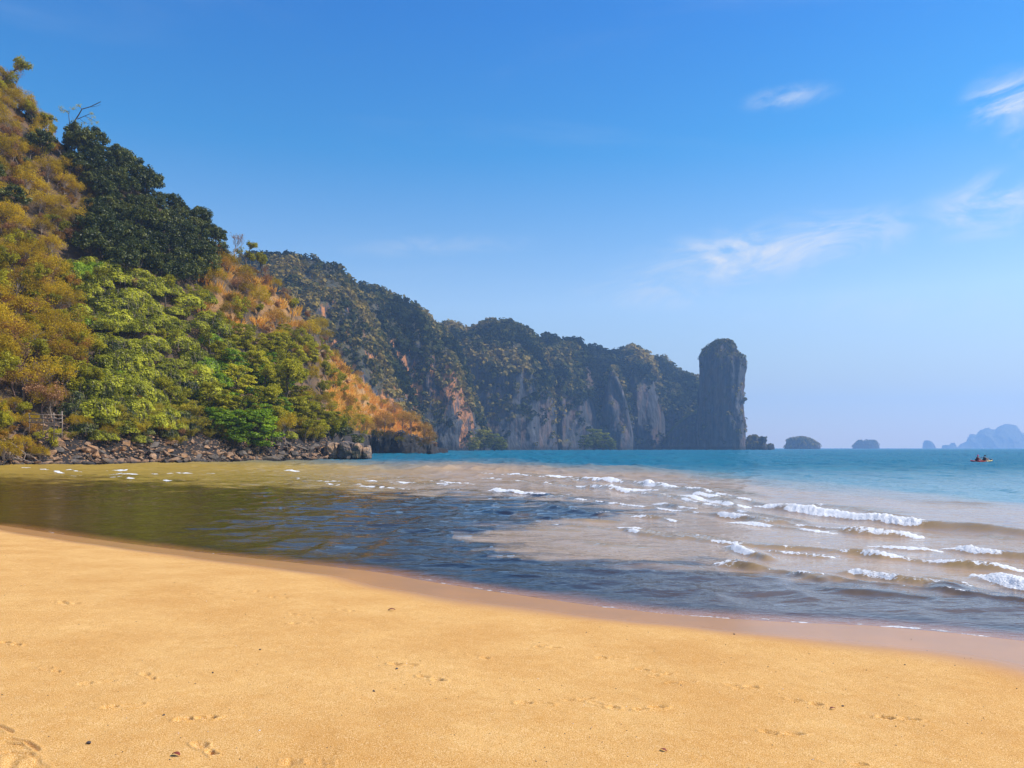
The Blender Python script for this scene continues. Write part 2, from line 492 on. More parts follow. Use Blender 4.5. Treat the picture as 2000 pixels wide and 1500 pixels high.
def sand_z(x, y, detail=False):
    sd = shore_sd(x, y)
    up = np.clip(-sd, 0, None)
    z = np.where(sd > 0, -0.050 * sd - 0.0011 * np.minimum(sd, 60) ** 2, 0.085 * up / (1 + up / 14.0))
    z = np.maximum(z, -5.2 - 0.002 * np.maximum(sd, 0))
    z = z + 0.02 * fbm(x / 3.0, y / 3.0, 1.0, 3) * sstep(0.5, 4, up)
    if detail:
        near = sstep(0.7, 2.5, up)
        z = z + near * (0.006 * fbm(x / 0.5, y / 0.5, 3.0, 3) + 0.0022 * fbm(x / 0.09, y / 0.09, 5.0, 2))
        for i, (px, py, k) in enumerate(FOOTPRINTS):
            if i % 4 == 2: continue
            zz = 0.4
            for _ in range(4):
                fx, fy = gpt(px, py, zz)
                zz = float(sand_z(np.array([fx]), np.array([fy]))[0])
            a = math.radians(18 * math.sin(i * 2.3) + (20 if k else 160) - 8)
            m = np.hypot(x - fx, y - fy) < 0.5
            if not m.any(): continue
            dx, dy = x[m] - fx, y[m] - fy
            u = dx * math.cos(a) + dy * math.sin(a); v = -dx * math.sin(a) + dy * math.cos(a)
            u = u + 0.015 * vnoise(x[m] * 25, y[m] * 25, i); v = v + 0.012 * vnoise(x[m] * 30, y[m] * 30, i + 50)
            dep = (0.026 + 0.011 * math.sin(i * 5.1)) * (1.0 if y[m].size else 0)
            r1 = np.sqrt(((u + 0.075) / (0.040 + 0.02 * abs(math.sin(i * 3.7)))) ** 2 + (v / (0.026 + 0.014 * abs(math.sin(i * 1.9)))) ** 2)
            r2 = np.sqrt(((u - 0.06) / 0.065) ** 2 + (v / 0.036) ** 2)
            dent = np.maximum(1 - sstep(0.3, 1.05, r1), (0.8 if i % 3 else 0.1) * (1 - sstep(0.3, 1.05, r2))) * (0.75 + 0.9 * fbm(x[m] * 14, y[m] * 22, i * 3.3, 2))
            rim = np.exp(-((np.minimum(r1, r2) - 1.25) / 0.22) ** 2) * 0.25
            z[m] += near[m] * dep * (rim - dent)
        # curved tread marks at the lower left
        for k, pts in enumerate([[(-60, 1405), (0, 1419), (28, 1431)], [(-40, 1447), (20, 1443), (52, 1449), (78, 1466)], [(-40, 1458), (10, 1453), (50, 1456)],
                                 [(-40, 1476), (20, 1469), (58, 1472), (80, 1487)], [(-40, 1487), (30, 1480), (62, 1484)], [(-40, 1498), (40, 1490), (75, 1493), (98, 1506)], [(-40, 1512), (40, 1500), (80, 1506)]]):
            wp = []
            for q in pts:
                zz = 0.4
                for _ in range(4):
                    fx, fy = gpt(q[0], q[1], zz); zz = float(sand_z(np.array([fx]), np.array([fy]))[0])
                wp.append((fx, fy))
            m = np.hypot(x - wp[1][0], y - wp[1][1]) < 0.7
            d, t, s_ = polyline_dist(x[m], y[m], wp)
            taper = sstep(0, 0.12, t) * (1 - sstep(0.9, 1.0, t))
            z[m] += taper * (-0.014 * np.exp(-(d / 0.010) ** 2) + 0.007 * np.exp(-((d - 0.022) / 0.012) ** 2))
    return z


def sand_material():
    m, nt, out = new_mat('golden_sand')
    geo = nt.nodes.new('ShaderNodeNewGeometry'); P = geo.outputs['Position']
    wet = attr(nt, 'wet')
    g1 = noise(nt, P, 170.0, 2.0, 0.8); g2 = noise(nt, P, 60.0, 3.0, 0.75); g3 = noise(nt, P, 1.1, 4.0, 0.6); g4 = noise(nt, P, 9.0, 4.0, 0.65)
    c = mixc(nt, mapr(nt, g3, 0.33, 0.67), (0.62, 0.305, 0.068), (0.77, 0.44, 0.135))
    c = mixc(nt, mapr(nt, g1, 0.52, 0.70), c, (0.95, 0.72, 0.42))
    c = mixc(nt, mapr(nt, g1, 0.48, 0.36), c, (0.36, 0.155, 0.035))
    c = mixc(nt, mth(nt, 'MULTIPLY', mapr(nt, g2, 0.56, 0.68), 0.7), c, (0.46, 0.21, 0.05))
    c = mixc(nt, mth(nt, 'MULTIPLY', mapr(nt, g4, 0.35, 0.7), 0.35), c, (0.58, 0.27, 0.06))
    # a few dark shell grains
    vo = nt.nodes.new('ShaderNodeTexVoronoi'); vo.inputs['Scale'].default_value = 34.0; nt.links.new(P, vo.inputs['Vector'])
    c = mixc(nt, mth(nt, 'MULTIPLY', mapr(nt, vo.outputs['Distance'], 0.13, 0.07), mapr(nt, g4, 0.55, 0.62)), c, (0.06, 0.045, 0.04))
    wc = mixc(nt, mapr(nt, g3, 0.3, 0.7), (0.52, 0.25, 0.085), (0.44, 0.225, 0.09))
    c = mixc(nt, wet, c, wc)
    rg = nt.nodes.new('ShaderNodeMapRange'); nt.links.new(wet, rg.inputs[0]); rg.inputs[3].default_value = 0.95; rg.inputs[4].default_value = 0.24
    hb = mth(nt, 'MULTIPLY', mth(nt, 'ADD', g1, mth(nt, 'MULTIPLY', g2, 1.2)), mapr(nt, wet, 0.9, 0.2, 0.06, 1.0))
    p = principled(nt, Base_Color=c, Roughness=rg.outputs[0], Normal=bump(nt, hb, 0.7, 0.006))
    p.inputs['IOR'].default_value = 1.36
    nt.links.new(mapr(nt, wet, 0.0, 1.0, 0.12, 0.28), p.inputs['Specular IOR Level'])
    nt.links.new(p.outputs[0], out.inputs[0]); return m


M['sand'] = sand_material()


def build_beach():
    # rows finest where the camera stands, out to the sea bed at the horizon
    py = np.concatenate([np.linspace(1640, 1515, 20), np.arange(1512, 1010, -1.35), np.linspace(1009, 900, 60), [890, 882, 878.5, 876.6, 875.75]])
    ys = gy(py, 0.28)
    ys = np.concatenate([[-250, -120, -60, -30, -15, -8, -4, -2, -0.8, 0.1, 0.8, 1.4], ys]); ys[-1] = 5100
    bcore = np.linspace(-0.70, 0.70, 900)
    b = np.concatenate([[-4.0, -2.2, -1.5, -1.2, -1.0, -0.85, -0.76], bcore, [0.76, 0.85, 1.0, 1.2, 1.6, 2.4, 4.0]])
    Yg, Bg = np.meshgrid(ys, b, indexing='ij')
    wdt = np.maximum(np.abs(Yg), 3.0) + np.clip(60 * (1 - Yg / 2.0), 0, 60)
    X = np.clip(Bg * wdt, -2500, 5300)
    x, y = X.ravel(), Yg.ravel().copy()
    z = sand_z(x, y, True)
    sd = shore_sd(x, y)
    px = 1000 + FP * x / np.maximum(y, 1.0)
    # the damp band narrows to the left and runs wide at the right
    wdt2 = np.interp(px, [-200, 100, 480, 900, 1100, 1300, 1400, 1600, 1800, 2000, 2400], [0.9, 1.0, 1.25, 1.7, 1.35, 1.2, 1.35, 1.7, 2.1, 2.4, 2.8])
    wet = 1 - sstep(0.62, 1.08, -sd / wdt2 + 0.10 * fbm(x / 1.6, y / 1.6, 2.0, 3))
    F = grid_faces(len(ys), len(b))
    o = link('beach', np_mesh('beach', np.stack([x, y, z], 1), F, [M['sand']], True, {'wet': wet}))
    tag(o, 'golden sand beach sloping down under the sea', None, None, 'structure')


build_beach()

# ------------------------------------------------------------------ sea
# crest lines of breaking and rolling waves: pixels of the crest, height, half width, foam strength, foam from..to
CRESTS = [
    ([(985, 925), (1060, 930), (1120, 934), (1215, 944)], 0.16, 0.9, 1.0, 0.0, 1.0),
    ([(1140, 950), (1200, 958), (1290, 962), (1330, 968)], 0.16, 0.8, 1.0, 0.0, 0.9),
    ([(1240, 945), (1300, 956), (1370, 966), (1440, 984), (1500, 986)], 0.18, 0.8, 1.0, 0.0, 0.9),
    ([(1490, 990), (1560, 1000), (1660, 1012), (1760, 1024), (1830, 1030), (2000, 1046), (2200, 1070)], 0.24, 0.8, 1.2, 0.0, 0.62),
    ([(1000, 940), (1040, 943), (1110, 946)], 0.10, 0.7, 0.8, 0.0, 1.0),
    ([(950, 958), (1000, 964), (1070, 968), (1130, 972)], 0.09, 0.5, 0.75, 0.0, 1.0),
    ([(1280, 984), (1330, 994), (1380, 1002)], 0.12, 0.5, 0.9, 0.0, 0.9),
    ([(1380, 1006), (1450, 1014), (1490, 1024), (1560, 1030)], 0.12, 0.45, 0.9, 0.3, 1.0),
    ([(1600, 1038), (1680, 1044), (1740, 1048), (1820, 1054)], 0.14, 0.45, 1.0, 0.0, 1.0),
    ([(1840, 1072), (1900, 1080), (1960, 1088), (2020, 1094), (2150, 1110)], 0.16, 0.4, 0.9, 0.0, 0.8),
    ([(1905, 1122), (1950, 1134), (2010, 1150), (2100, 1165)], 0.15, 0.4, 1.3, 0.0, 1.0),
    ([(1540, 1120), (1590, 1130), (1640, 1140)], 0.10, 0.28, 0.9, 0.0, 0.6),
    ([(1620, 1118), (1680, 1122), (1760, 1136), (1830, 1144), (1900, 1160)], 0.12, 0.32, 0.8, 0.1, 0.8),
    ([(1425, 1066), (1450, 1080), (1500, 1094), (1540, 1098)], 0.11, 0.28, 0.9, 0.0, 0.8),
    ([(1390, 1100), (1440, 1104), (1510, 1114)], 0.10, 0.26, 0.8, 0.0, 0.7),
    ([(1635, 1080), (1690, 1084), (1740, 1096)], 0.09, 0.26, 0.8, 0.0, 0.6),
    ([(1205, 1034), (1270, 1046), (1350, 1056)], 0.10, 0.26, 0.85, 0.0, 0.8),
    ([(1060, 1010), (1110, 1018), (1200, 1022), (1240, 1024)], 0.08, 0.3, 0.45, 0.1, 0.9),
    ([(1000, 1030), (1060, 1036), (1160, 1040)], 0.07, 0.3, 0.15, 0.2, 0.8),
    ([(1040, 980), (1080, 992), (1130, 1002), (1210, 1012)], 0.10, 0.4, 0.35, 0.1, 0.9),
    ([(560, 944), (640, 946), (720, 952), (800, 955)], 0.04, 0.35, 0.8, 0, 1), ([(820, 940), (870, 942), (930, 948)], 0.05, 0.4, 0.8, 0, 1),
    ([(1120, 936), (1170, 941), (1230, 943), (1290, 950)], 0.10, 0.5, 0.95, 0, 1), ([(1300, 966), (1350, 972), (1400, 982), (1470, 994)], 0.09, 0.45, 0.95, 0, 1),
    ([(1560, 984), (1640, 992), (1720, 1004), (1790, 1010)], 0.08, 0.5, 0.8, 0, 1), ([(1420, 1020), (1500, 1028), (1590, 1040), (1640, 1044)], 0.08, 0.35, 0.85, 0, 1),
    ([(1300, 1040), (1380, 1050), (1440, 1060)], 0.05, 0.22, 0.7, 0, 1), ([(1480, 1076), (1560, 1084), (1640, 1092)], 0.06, 0.22, 0.75, 0, 1),
    ([(1700, 1066), (1780, 1074), (1850, 1078)], 0.07, 0.28, 0.8, 0, 1), ([(1780, 1128), (1850, 1138), (1920, 1150)], 0.06, 0.2, 0.8, 0, 1),
    ([(1080, 1024), (1140, 1030), (1220, 1038)], 0.05, 0.22, 0.75, 0, 1), ([(1230, 1010), (1290, 1014), (1340, 1024)], 0.06, 0.25, 0.8, 0, 1),
    ([(1160, 1005), (1230, 1008), (1300, 1016)], 0.05, 0.25, 0.5, 0, 1), ([(930, 1000), (1000, 1004), (1060, 1012)], 0.05, 0.25, 0.25, 0, 1),
    ([(620, 942), (700, 938), (800, 944), (900, 950)], 0.05, 0.8, 0.75, 0.0, 1.0),
    ([(500, 930), (560, 934), (680, 944), (760, 956)], 0.05, 0.6, 0.6, 0.0, 1.0),
    ([(725, 930), (770, 932), (800, 936)], 0.05, 0.6, 0.6, 0.0, 1.0),
    ([(860, 946), (880, 950), (912, 951)], 0.06, 0.5, 0.7, 0.0, 1.0),
    ([(862, 925), (900, 925)], 0.06, 0.7, 0.6, 0.0, 1.0),
    ([(945, 932), (985, 935)], 0.10, 0.8, 1.0, 0.0, 1.0),
    ([(550, 919), (590, 920)], 0.12, 0.9, 1.0, 0.0, 1.0),
    ([(215, 919), (262, 921)], 0.11, 0.8, 1.0, 0.0, 1.0), ([(218, 926), (270, 928)], 0.08, 0.8, 1.0, 0.0, 1.0), ([(218, 933), (268, 936)], 0.08, 0.6, 0.9, 0.0, 1.0),
    ([(300, 914), (330, 915)], 0.06, 0.7, 0.6, 0.0, 1.0), ([(330, 924), (378, 926)], 0.08, 0.7, 1.0, 0.0, 1.0), ([(296, 925), (316, 926)], 0.05, 0.7, 0.8, 0.0, 1.0),
    ([(105, 923), (128, 924)], 0.08, 0.7, 0.9, 0.0, 1.0), ([(130, 920), (160, 922)], 0.09, 0.7, 1.0, 0.0, 1.0), ([(98, 928), (205, 932)], 0.04, 0.5, 0.55, 0.0, 1.0),
    ([(52, 915), (72, 916)], 0.06, 0.7, 0.9, 0.0, 1.0), ([(82, 917), (104, 918)], 0.07, 0.7, 0.9, 0.0, 1.0), ([(320, 938), (346, 941)], 0.08, 0.4, 1.0, 0.0, 1.0),
    ([(400, 925), (424, 926)], 0.05, 0.7, 0.8, 0.0, 1.0), ([(0, 927), (76, 928)], 0.03, 0.5, 0.45, 0.0, 1.0), ([(487, 932), (505, 932)], 0.05, 0.6, 0.8, 0.0, 1.0),
    ([(1600, 1000), (1700, 996), (1800, 1008)], 0.08, 0.8, 0.0, 0.0, 1.0), ([(1320, 952), (1420, 960), (1500, 972)], 0.09, 0.8, 0.0, 0, 1),
    ([(1900, 1045), (2000, 1054)], 0.06, 0.5, 0.0, 0, 1), ([(1750, 978), (1900, 985), (2000, 990)], 0.10, 1.2, 0.0, 0, 1),
    ([(1400, 1060), (1500, 1064), (1620, 1074)], 0.05, 0.4, 0.1, 0, 1), ([(1800, 1100), (1900, 1108), (2000, 1118)], 0.08, 0.35, 0.1, 0, 1),
    ([(1120, 1058), (1200, 1066), (1300, 1070)], 0.045, 0.3, 0.0, 0, 1), ([(1560, 1150), (1700, 1160), (1900, 1176)], 0.05, 0.25, 0.0, 0, 1),
    ([(930, 925), (1020, 929), (1100, 936), (1250, 946), (1400, 969), (1500, 990), (1600, 1002)], 0.10, 0.38, 0.85, 0, 1),
    ([(1040, 944), (1200, 957), (1330, 973), (1480, 1006), (1620, 1032)], 0.09, 0.34, 0.85, 0, 1),
    ([(940, 958), (1100, 972), (1250, 991), (1400, 1009), (1560, 1030), (1700, 1045), (1850, 1056)], 0.08, 0.30, 0.8, 0, 1),
    ([(1200, 1030), (1350, 1053), (1450, 1066), (1600, 1076), (1750, 1092), (1900, 1108), (2050, 1120)], 0.07, 0.24, 0.75, 0, 1),
    ([(1380, 1102), (1500, 1112), (1640, 1134), (1800, 1150), (1950, 1172), (2100, 1190)], 0.05, 0.18, 0.65, 0, 1),
    ([(640, 950), (760, 954), (880, 958), (980, 962)], 0.04, 0.3, 0.75, 0, 1),
]
POOL = [(-300, 936), (150, 936), (330, 944), (380, 950), (560, 956), (700, 964), (820, 968), (980, 972), (1060, 980), (1150, 986), (1230, 1000), (1240, 1018), (1060, 1022),
        (960, 1045), (1010, 1075), (1120, 1096), (1300, 1106), (1480, 1120), (1620, 1135), (1760, 1150), (1900, 1165), (2100, 1180), (2300, 1240), (2000, 1330), (1000, 1250), (0, 1100), (-300, 1080)]


def water_fields(x, y):
    z = np.zeros_like(x); foam = np.zeros_like(x); lip = np.zeros_like(x)
    sd = shore_sd(x, y)
    # small chop, fading where rows get too coarse to carry it
    f1 = 1 - sstep(30, 70, y); f2 = 1 - sstep(70, 170, y)
    xr = x * 0.80 + y * 0.60; yr = -x * 0.60 + y * 0.80
    px = 1000 + FP * x / y; py = HY + H * FP / y
    wx, wy = px + 170 * fbm(x / 2.0, y / 2.2, 4.0, 4), py + 20 * fbm(x / 1.8, y / 1.6, 8.0, 4) * sstep(955, 1010, py) + 8 * fbm(x / 3.0, y / 6.0, 18.0, 3)
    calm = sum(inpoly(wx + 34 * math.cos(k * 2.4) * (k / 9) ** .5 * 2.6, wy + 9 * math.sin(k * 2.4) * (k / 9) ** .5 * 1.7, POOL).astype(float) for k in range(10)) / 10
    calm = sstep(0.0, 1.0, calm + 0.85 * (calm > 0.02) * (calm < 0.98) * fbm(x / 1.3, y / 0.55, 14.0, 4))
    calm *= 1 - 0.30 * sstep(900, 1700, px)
    seaward = sstep(0.3, 4.0, sd)
    chop = 0.016 * fbm(xr / 0.7, yr / 1.6, 0.0, 3) * f1 + 0.035 * fbm(xr / 2.2, yr / 5.0, 2.0, 3) * f2
    rip = 0.006 * ridged(x / 0.55, y / 0.17, 5.0, 2) * (1 - sstep(14, 26, y))
    z += chop * seaward * (1 - 0.72 * calm) + rip * sstep(0.1, 1.0, sd)
    z += 0.056 * ridged(x / 1.1, y / 0.62, 6.0, 3, 0.45) * calm * f1 * sstep(100, 650, px) * sstep(0.2, 1.5, sd)
    z += (0.020 + 0.030 * sstep(18, 45, y)) * (ridged(xr / 2.2, yr / 1.5, 3.0, 3) - 0.2) * sstep(7, 14, y) * (1 - sstep(55, 80, y)) * (1 - 0.5 * calm) * seaward
    z += 0.10 * (ridged(x / 1.7, yr / 3.2, 5.0, 3) - 0.2) * sstep(22, 40, y) * (1 - sstep(70, 100, y)) * (1 - 0.8 * calm)
    z += 0.30 * (ridged(x / 2.6, y / 9.0, 7.0, 3) - 0.2) * sstep(50, 90, y) * (1 - sstep(150, 220, y)) * (1 - 0.8 * calm)
    z += 0.70 * (ridged(x / 5.5, y / 32.0, 9.0, 3) - 0.2) * sstep(140, 240, y) * (1 - sstep(900, 1500, y))
    for i, (pts, A, w, fs, f0, f1_) in enumerate(CRESTS):
        wp = [gpt(*p) for p in pts]
        if wp[0][0] > wp[-1][0]: wp = wp[::-1]
        ax = [p[0] for p in wp]; ay = [p[1] for p in wp]
        R = 4 * w + 1
        m = (x > min(ax) - R) & (x < max(ax) + R) & (y > min(ay) - R) & (y < max(ay) + R)
        if not m.any(): continue
        xm, ym = x[m], y[m]
        d, t, s = polyline_dist(xm + 0.35 * w * fbm(xm / (1.4 * w), ym / (2.5 * w), i * 3.0, 3), ym + 0.30 * w * fbm(xm / (1.6 * w), ym / (2.5 * w), i * 7.0 + 20, 3), wp)
        sg = d * s          # + = seaward of the crest
        L = sum(math.hypot(wp[k + 1][0] - wp[k][0], wp[k + 1][1] - wp[k][1]) for k in range(len(wp) - 1))
        e = min(0.35, 1.2 * w / L + 0.06)
        tap = sstep(0, e, t) * (1 - sstep(1 - e, 1, t)) * np.exp(-(np.where((t <= 0) | (t >= 1), d, 0) / w) ** 2)
        tap = np.where((t <= 0) | (t >= 1), 0, tap)
        amp = 0.82 * A * (0.85 + 0.35 * fbm(xm / 1.7, ym / 1.7, i * 1.1))
        prof = np.where(sg > 0, np.exp(-(sg / (1.1 * w)) ** 2), np.exp(-(sg / (0.42 * w)) ** 2)) - 0.22 * np.exp(-((sg + 1.15 * w) / (0.6 * w)) ** 2)
        z[m] += amp * prof * tap
        ff = sstep(f0 - 0.03, f0 + 0.04, t) * (1 - sstep(f1_ - 0.06, f1_ + 0.03, t))
        band = sstep(-0.95 * w, -0.30 * w, sg) * (1 - sstep(0.05 * w, 0.32 * w, sg))
        brk = 0.74 + 0.85 * fbm(xm / (0.8 * w + 0.2), ym / (1.6 * w + 0.3), i * 2.0 + 9, 3) + 0.35 * fbm(xm / 2.4, ym / 5.0, i * 4.0 + 3, 2)
        fo = fs * band * ff * np.clip(brk, 0, 1.2)
        if fs > 0: tt = np.where((t <= 0.0) | (t >= 1.0), 0, 1); fo = fo * tt
        foam[m] = np.maximum(foam[m], np.maximum(fo, 0.50 * np.exp(-(sg / (0.8 * w)) ** 2) * tap * (fs > 0.3)))  # faint foam along each crest breaks into specks, standing in for sun glints
        lip[m] = np.maximum(lip[m], np.exp(-(sg / (0.5 * w)) ** 2) * tap)
        # froth stands up in small lumps
        z[m] += np.clip(fo, 0, 1) * A * 0.16 * (0.4 + np.abs(fbm(xm / 0.11, ym / 0.18, i, 3)) * 2.2)
    # thin lacy edge where the swash stops
    edge = np.exp(-((sd - 0.05 - 0.14 * fbm(x / 0.5, y / 0.5, 3.3, 3)) / 0.07) ** 2) * np.clip(0.70 + 0.9 * fbm(x / 0.25, y / 0.25, 11.0, 3), 0, 1)
    edge2 = np.exp(-((sd - 0.45 - 0.30 * fbm(x / 1.2, y / 1.2, 23.3, 3)) / 0.05) ** 2) * np.clip(0.15 + 1.0 * fbm(x / 0.6, y / 0.6, 31.0, 3), 0, 1) * sstep(1000, 1500, px)
    foam = np.maximum(foam, np.maximum(edge * (0.60 + 0.15 * sstep(700, 1100, px)), edge2 * 0.66))
    # turbidity: sand stirred up in the surf, clear tea-brown water in the pool
    Yd = y
    off = np.interp(px, [-200, 300, 560, 700, 850, 1000, 1300, 1600, 2000, 2300], [897, 896, 897, 903, 903, 903, 922, 950, 985, 1010])
    turb = sstep(-9, 16, py - off + 10 * fbm(x / 6, y / 14, 1.0, 3) * sstep(1000, 1300, px) + 5 * fbm(x / 6, y / 20, 1.0, 3))
    return z, foam, turb, calm, sd, lip


def water_material():
    m, nt, out = new_mat('sea_water')
    geo = nt.nodes.new('ShaderNodeNewGeometry'); P = geo.outputs['Position']
    dep, fo, tu, ca, far, lip = (attr(nt, a) for a in ('depth', 'foam', 'turbid', 'calm', 'far', 'lip'))
    n1 = noise(nt, mapping(nt, P, scale=(1, 0.5, 1)), 0.35, 4.0, 0.6)
    n2 = noise(nt, mapping(nt, P, scale=(0.25, 0.06, 1)), 0.35, 4.0, 0.6)
    deepc = mixc(nt, far, (0.13, 0.25, 0.24), (0.005, 0.130, 0.190))
    deepc = mixc(nt, mapr(nt, n2, 0.35, 0.65), deepc, mixc(nt, 1.0, deepc, (0.72, 0.86, 0.95), 'MULTIPLY'))
    tan = mixc(nt, mapr(nt, n1, 0.3, 0.7), (0.46, 0.305, 0.170), (0.38, 0.25, 0.135))
    gold = (0.36, 0.235, 0.045)
    sx = nt.nodes.new('ShaderNodeSeparateXYZ'); nt.links.new(P, sx.inputs[0])
    left = attr(nt, 'left')
    tan = mixc(nt, left, tan, gold)
    c = mixc(nt, tu, deepc, tan)
    c = mixc(nt, mth(nt, 'MULTIPLY', mth(nt, 'MULTIPLY', lip, tu), 0.55), c, (0.24, 0.155, 0.02))
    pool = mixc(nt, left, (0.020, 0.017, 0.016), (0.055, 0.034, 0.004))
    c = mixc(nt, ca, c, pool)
    # body of the water: scatters its own colour, and lets the sand show where it is shallow
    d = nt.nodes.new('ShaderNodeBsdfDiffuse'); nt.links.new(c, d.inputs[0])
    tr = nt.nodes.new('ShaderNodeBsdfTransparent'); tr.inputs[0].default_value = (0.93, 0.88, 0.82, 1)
    see = mapr(nt, dep, 0.0, 0.06, 1.0, 0.0, True)
    body = nt.nodes.new('ShaderNodeMixShader'); nt.links.new(see, body.inputs[0])
    nt.links.new(d.outputs[0], body.inputs[1]); nt.links.new(tr.outputs[0], body.inputs[2])
    # ripples
    v1 = mapping(nt, P, scale=(1.0, 1.7, 1), rot=(0, 0, 0.25))
    r1 = noise(nt, v1, 5.0, 3.0, 0.6, 0.4); r2 = noise(nt, v1, 1.1, 4.0, 0.65, 0.5); r3 = noise(nt, mapping(nt, P, scale=(0.5, 1, 1)), 0.22, 4.0, 0.65)
    h = mth(nt, 'ADD', mth(nt, 'MULTIPLY', r1, mapr(nt, far, 0.0, 0.10, 0.030, 0.0)), mth(nt, 'ADD', mth(nt, 'MULTIPLY', r2, mapr(nt, ca, 0.0, 1.0, 0.16, 0.10)), mth(nt, 'MULTIPLY', mth(nt, 'MULTIPLY', r3, far), 4.5)))
    bn = bump(nt, h, 1.0, 0.30)
    g = nt.nodes.new('ShaderNodeBsdfGlossy'); nt.links.new(mth(nt, 'ADD', mth(nt, 'MULTIPLY', attr(nt, 'rough'), 0.13), 0.02), g.inputs['Roughness']); nt.links.new(bn, g.inputs['Normal'])
    g.inputs[0].default_value = (1, 1, 1, 1)
    fr = nt.nodes.new('ShaderNodeFresnel'); fr.inputs['IOR'].default_value = 1.333; nt.links.new(bn, fr.inputs['Normal'])
    fres = mth(nt, 'MINIMUM', fr.outputs[0], mapr(nt, far, 0.0, 0.8, 0.66, 0.20))
    surf = nt.nodes.new('ShaderNodeMixShader'); nt.links.new(fres, surf.inputs[0])
    nt.links.new(body.outputs[0], surf.inputs[1]); nt.links.new(g.outputs[0], surf.inputs[2])
    # foam
    fn = noise(nt, P, 16.0, 4.0, 0.7); fb = noise(nt, P, 3.0, 4.0, 0.65)
    vo = nt.nodes.new('ShaderNodeTexVoronoi'); vo.inputs['Scale'].default_value = 22.0; nt.links.new(P, vo.inputs['Vector'])
    br = mth(nt, 'ADD', mth(nt, 'MULTIPLY', fn, 1.5), mth(nt, 'MULTIPLY', fb, 0.9))
    fm = mapr(nt, mth(nt, 'SUBTRACT', mth(nt, 'MULTIPLY', fo, 1.95), br), -0.10, 0.12, 0, 1, True)
    fd = principled(nt, Base_Color=(0.84, 0.83, 0.80), Roughness=0.55, Normal=bump(nt, fn, 0.9, 0.06))
    fin = nt.nodes.new('ShaderNodeMixShader'); nt.links.new(fm, fin.inputs[0])
    nt.links.new(surf.outputs[0], fin.inputs[1]); nt.links.new(fd.outputs[0], fin.inputs[2])
    nt.links.new(fin.outputs[0], out.inputs[0])
    return m


def build_water():
    py = np.concatenate([np.arange(1420, 1040, -1.5), np.arange(1040, 930, -0.75), np.arange(930, 880, -0.33), np.linspace(880, 876, 18), [875.6]])
    ys = gy(py); ys[-1] = 5150
    bcore = np.linspace(-0.72, 0.72, 820)
    b = np.concatenate([[-8.0, -3.0, -1.6, -1.2, -1.0, -0.85, -0.77], bcore, [0.77, 0.85, 0.95, 1.1, 1.4, 2.2]])
    Yg, Bg = np.meshgrid(ys, b, indexing='ij')
    X = np.clip(Bg * Yg, -2500, 5300)
    x, y = X.ravel(), Yg.ravel()
    z, foam, turb, calm, sd, lip = water_fields(x, y)
    depth = z - sand_z(x, y)
    # hide the sheet inside the beach on the land side
    z = np.where(sd < 0, np.minimum(z, 0.004) + np.maximum(sd, -3) * 0.02, z)
    far = sstep(14, 105, y)
    px = 1000 + FP * x / y
    left = 1 - sstep(520, 950, px)
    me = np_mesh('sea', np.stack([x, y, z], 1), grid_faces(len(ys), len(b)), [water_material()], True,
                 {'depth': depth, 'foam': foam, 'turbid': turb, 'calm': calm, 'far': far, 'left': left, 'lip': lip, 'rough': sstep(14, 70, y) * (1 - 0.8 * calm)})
    o = link('sea', me); tag(o, 'turquoise sea with tan surf and a dark calm pool by the beach', None, None, 'structure')


build_water()

# ------------------------------------------------------------------ the near hillside
FOOT = np.array([(-700, 52), (-400, 68), (-100, 84), (0, 88), (150, 95), (300, 103), (420, 112), (540, 124), (640, 135), (685, 165), (705, 225), (730, 276), (790, 288), (845, 296), (875, 300)], float)
CRST = np.array([(-700, 20, 100), (-400, 40, 125), (-120, 90, 148), (0, 175, 150), (60, 235, 152), (130, 290, 155), (200, 325, 158), (270, 365, 160), (340, 425, 165),
                 (430, 490, 172), (480, 530, 178), (560, 590, 190), (620, 655, 205), (660, 705, 235), (700, 745, 275), (740, 780, 312), (790, 806, 322), (825, 834, 322), (845, 860, 318), (856, 884, 316), (875, 890, 316)], float)


def hill_zy(px, t):
    """world point of the hillside: px = bearing (pixel column), t = 0 foot .. 1 crest .. 2 back"""
    Yf = np.interp(px, FOOT[:, 0], FOOT[:, 1]); Yc = np.interp(px, CRST[:, 0], CRST[:, 2])
    Zc = H + (HY - np.interp(px, CRST[:, 0], CRST[:, 1])) / FP * Yc
    tt = np.clip(t, 0, 1)
    shelf = 2.4 * sstep(0, 0.12, tt)
    Y = Yf + (Yc - Yf) * tt
    top = Zc - 2.4
    z = -0.35 + shelf + (top + 0.35) * (0.25 * tt + 0.75 * tt ** 1.25)
    back = np.clip(t - 1, 0, 1)
    Y = Y + back * 130
    z = z - back * back * 0.9 * (Zc + 6) - back * 0.1 * Zc
    X = (px - 1000) / FP * Y
    env = sstep(0.08, 0.35, tt) * (1 - 0.65 * sstep(0.75, 1.0, tt))
    z = z + env * np.minimum(3.2, Zc * 0.12) * fbm(X / 16, Y / 16, 1.0, 3)
    return X, Y, z


def hill_at(px, py, off=0.0):
    """point on the hillside seen at this pixel (the crest when the pixel lies above it)"""
    t = np.linspace(0.0, 1.0, 70)
    X, Y, Z = hill_zy(np.full(70, float(px)), t)
    p = HY - (Z - H) / Y * FP
    k = int(np.argmin(np.abs(p - py)))
    if py < p.min(): k = 69
    return np.array([X[k], Y[k], Z[k]])


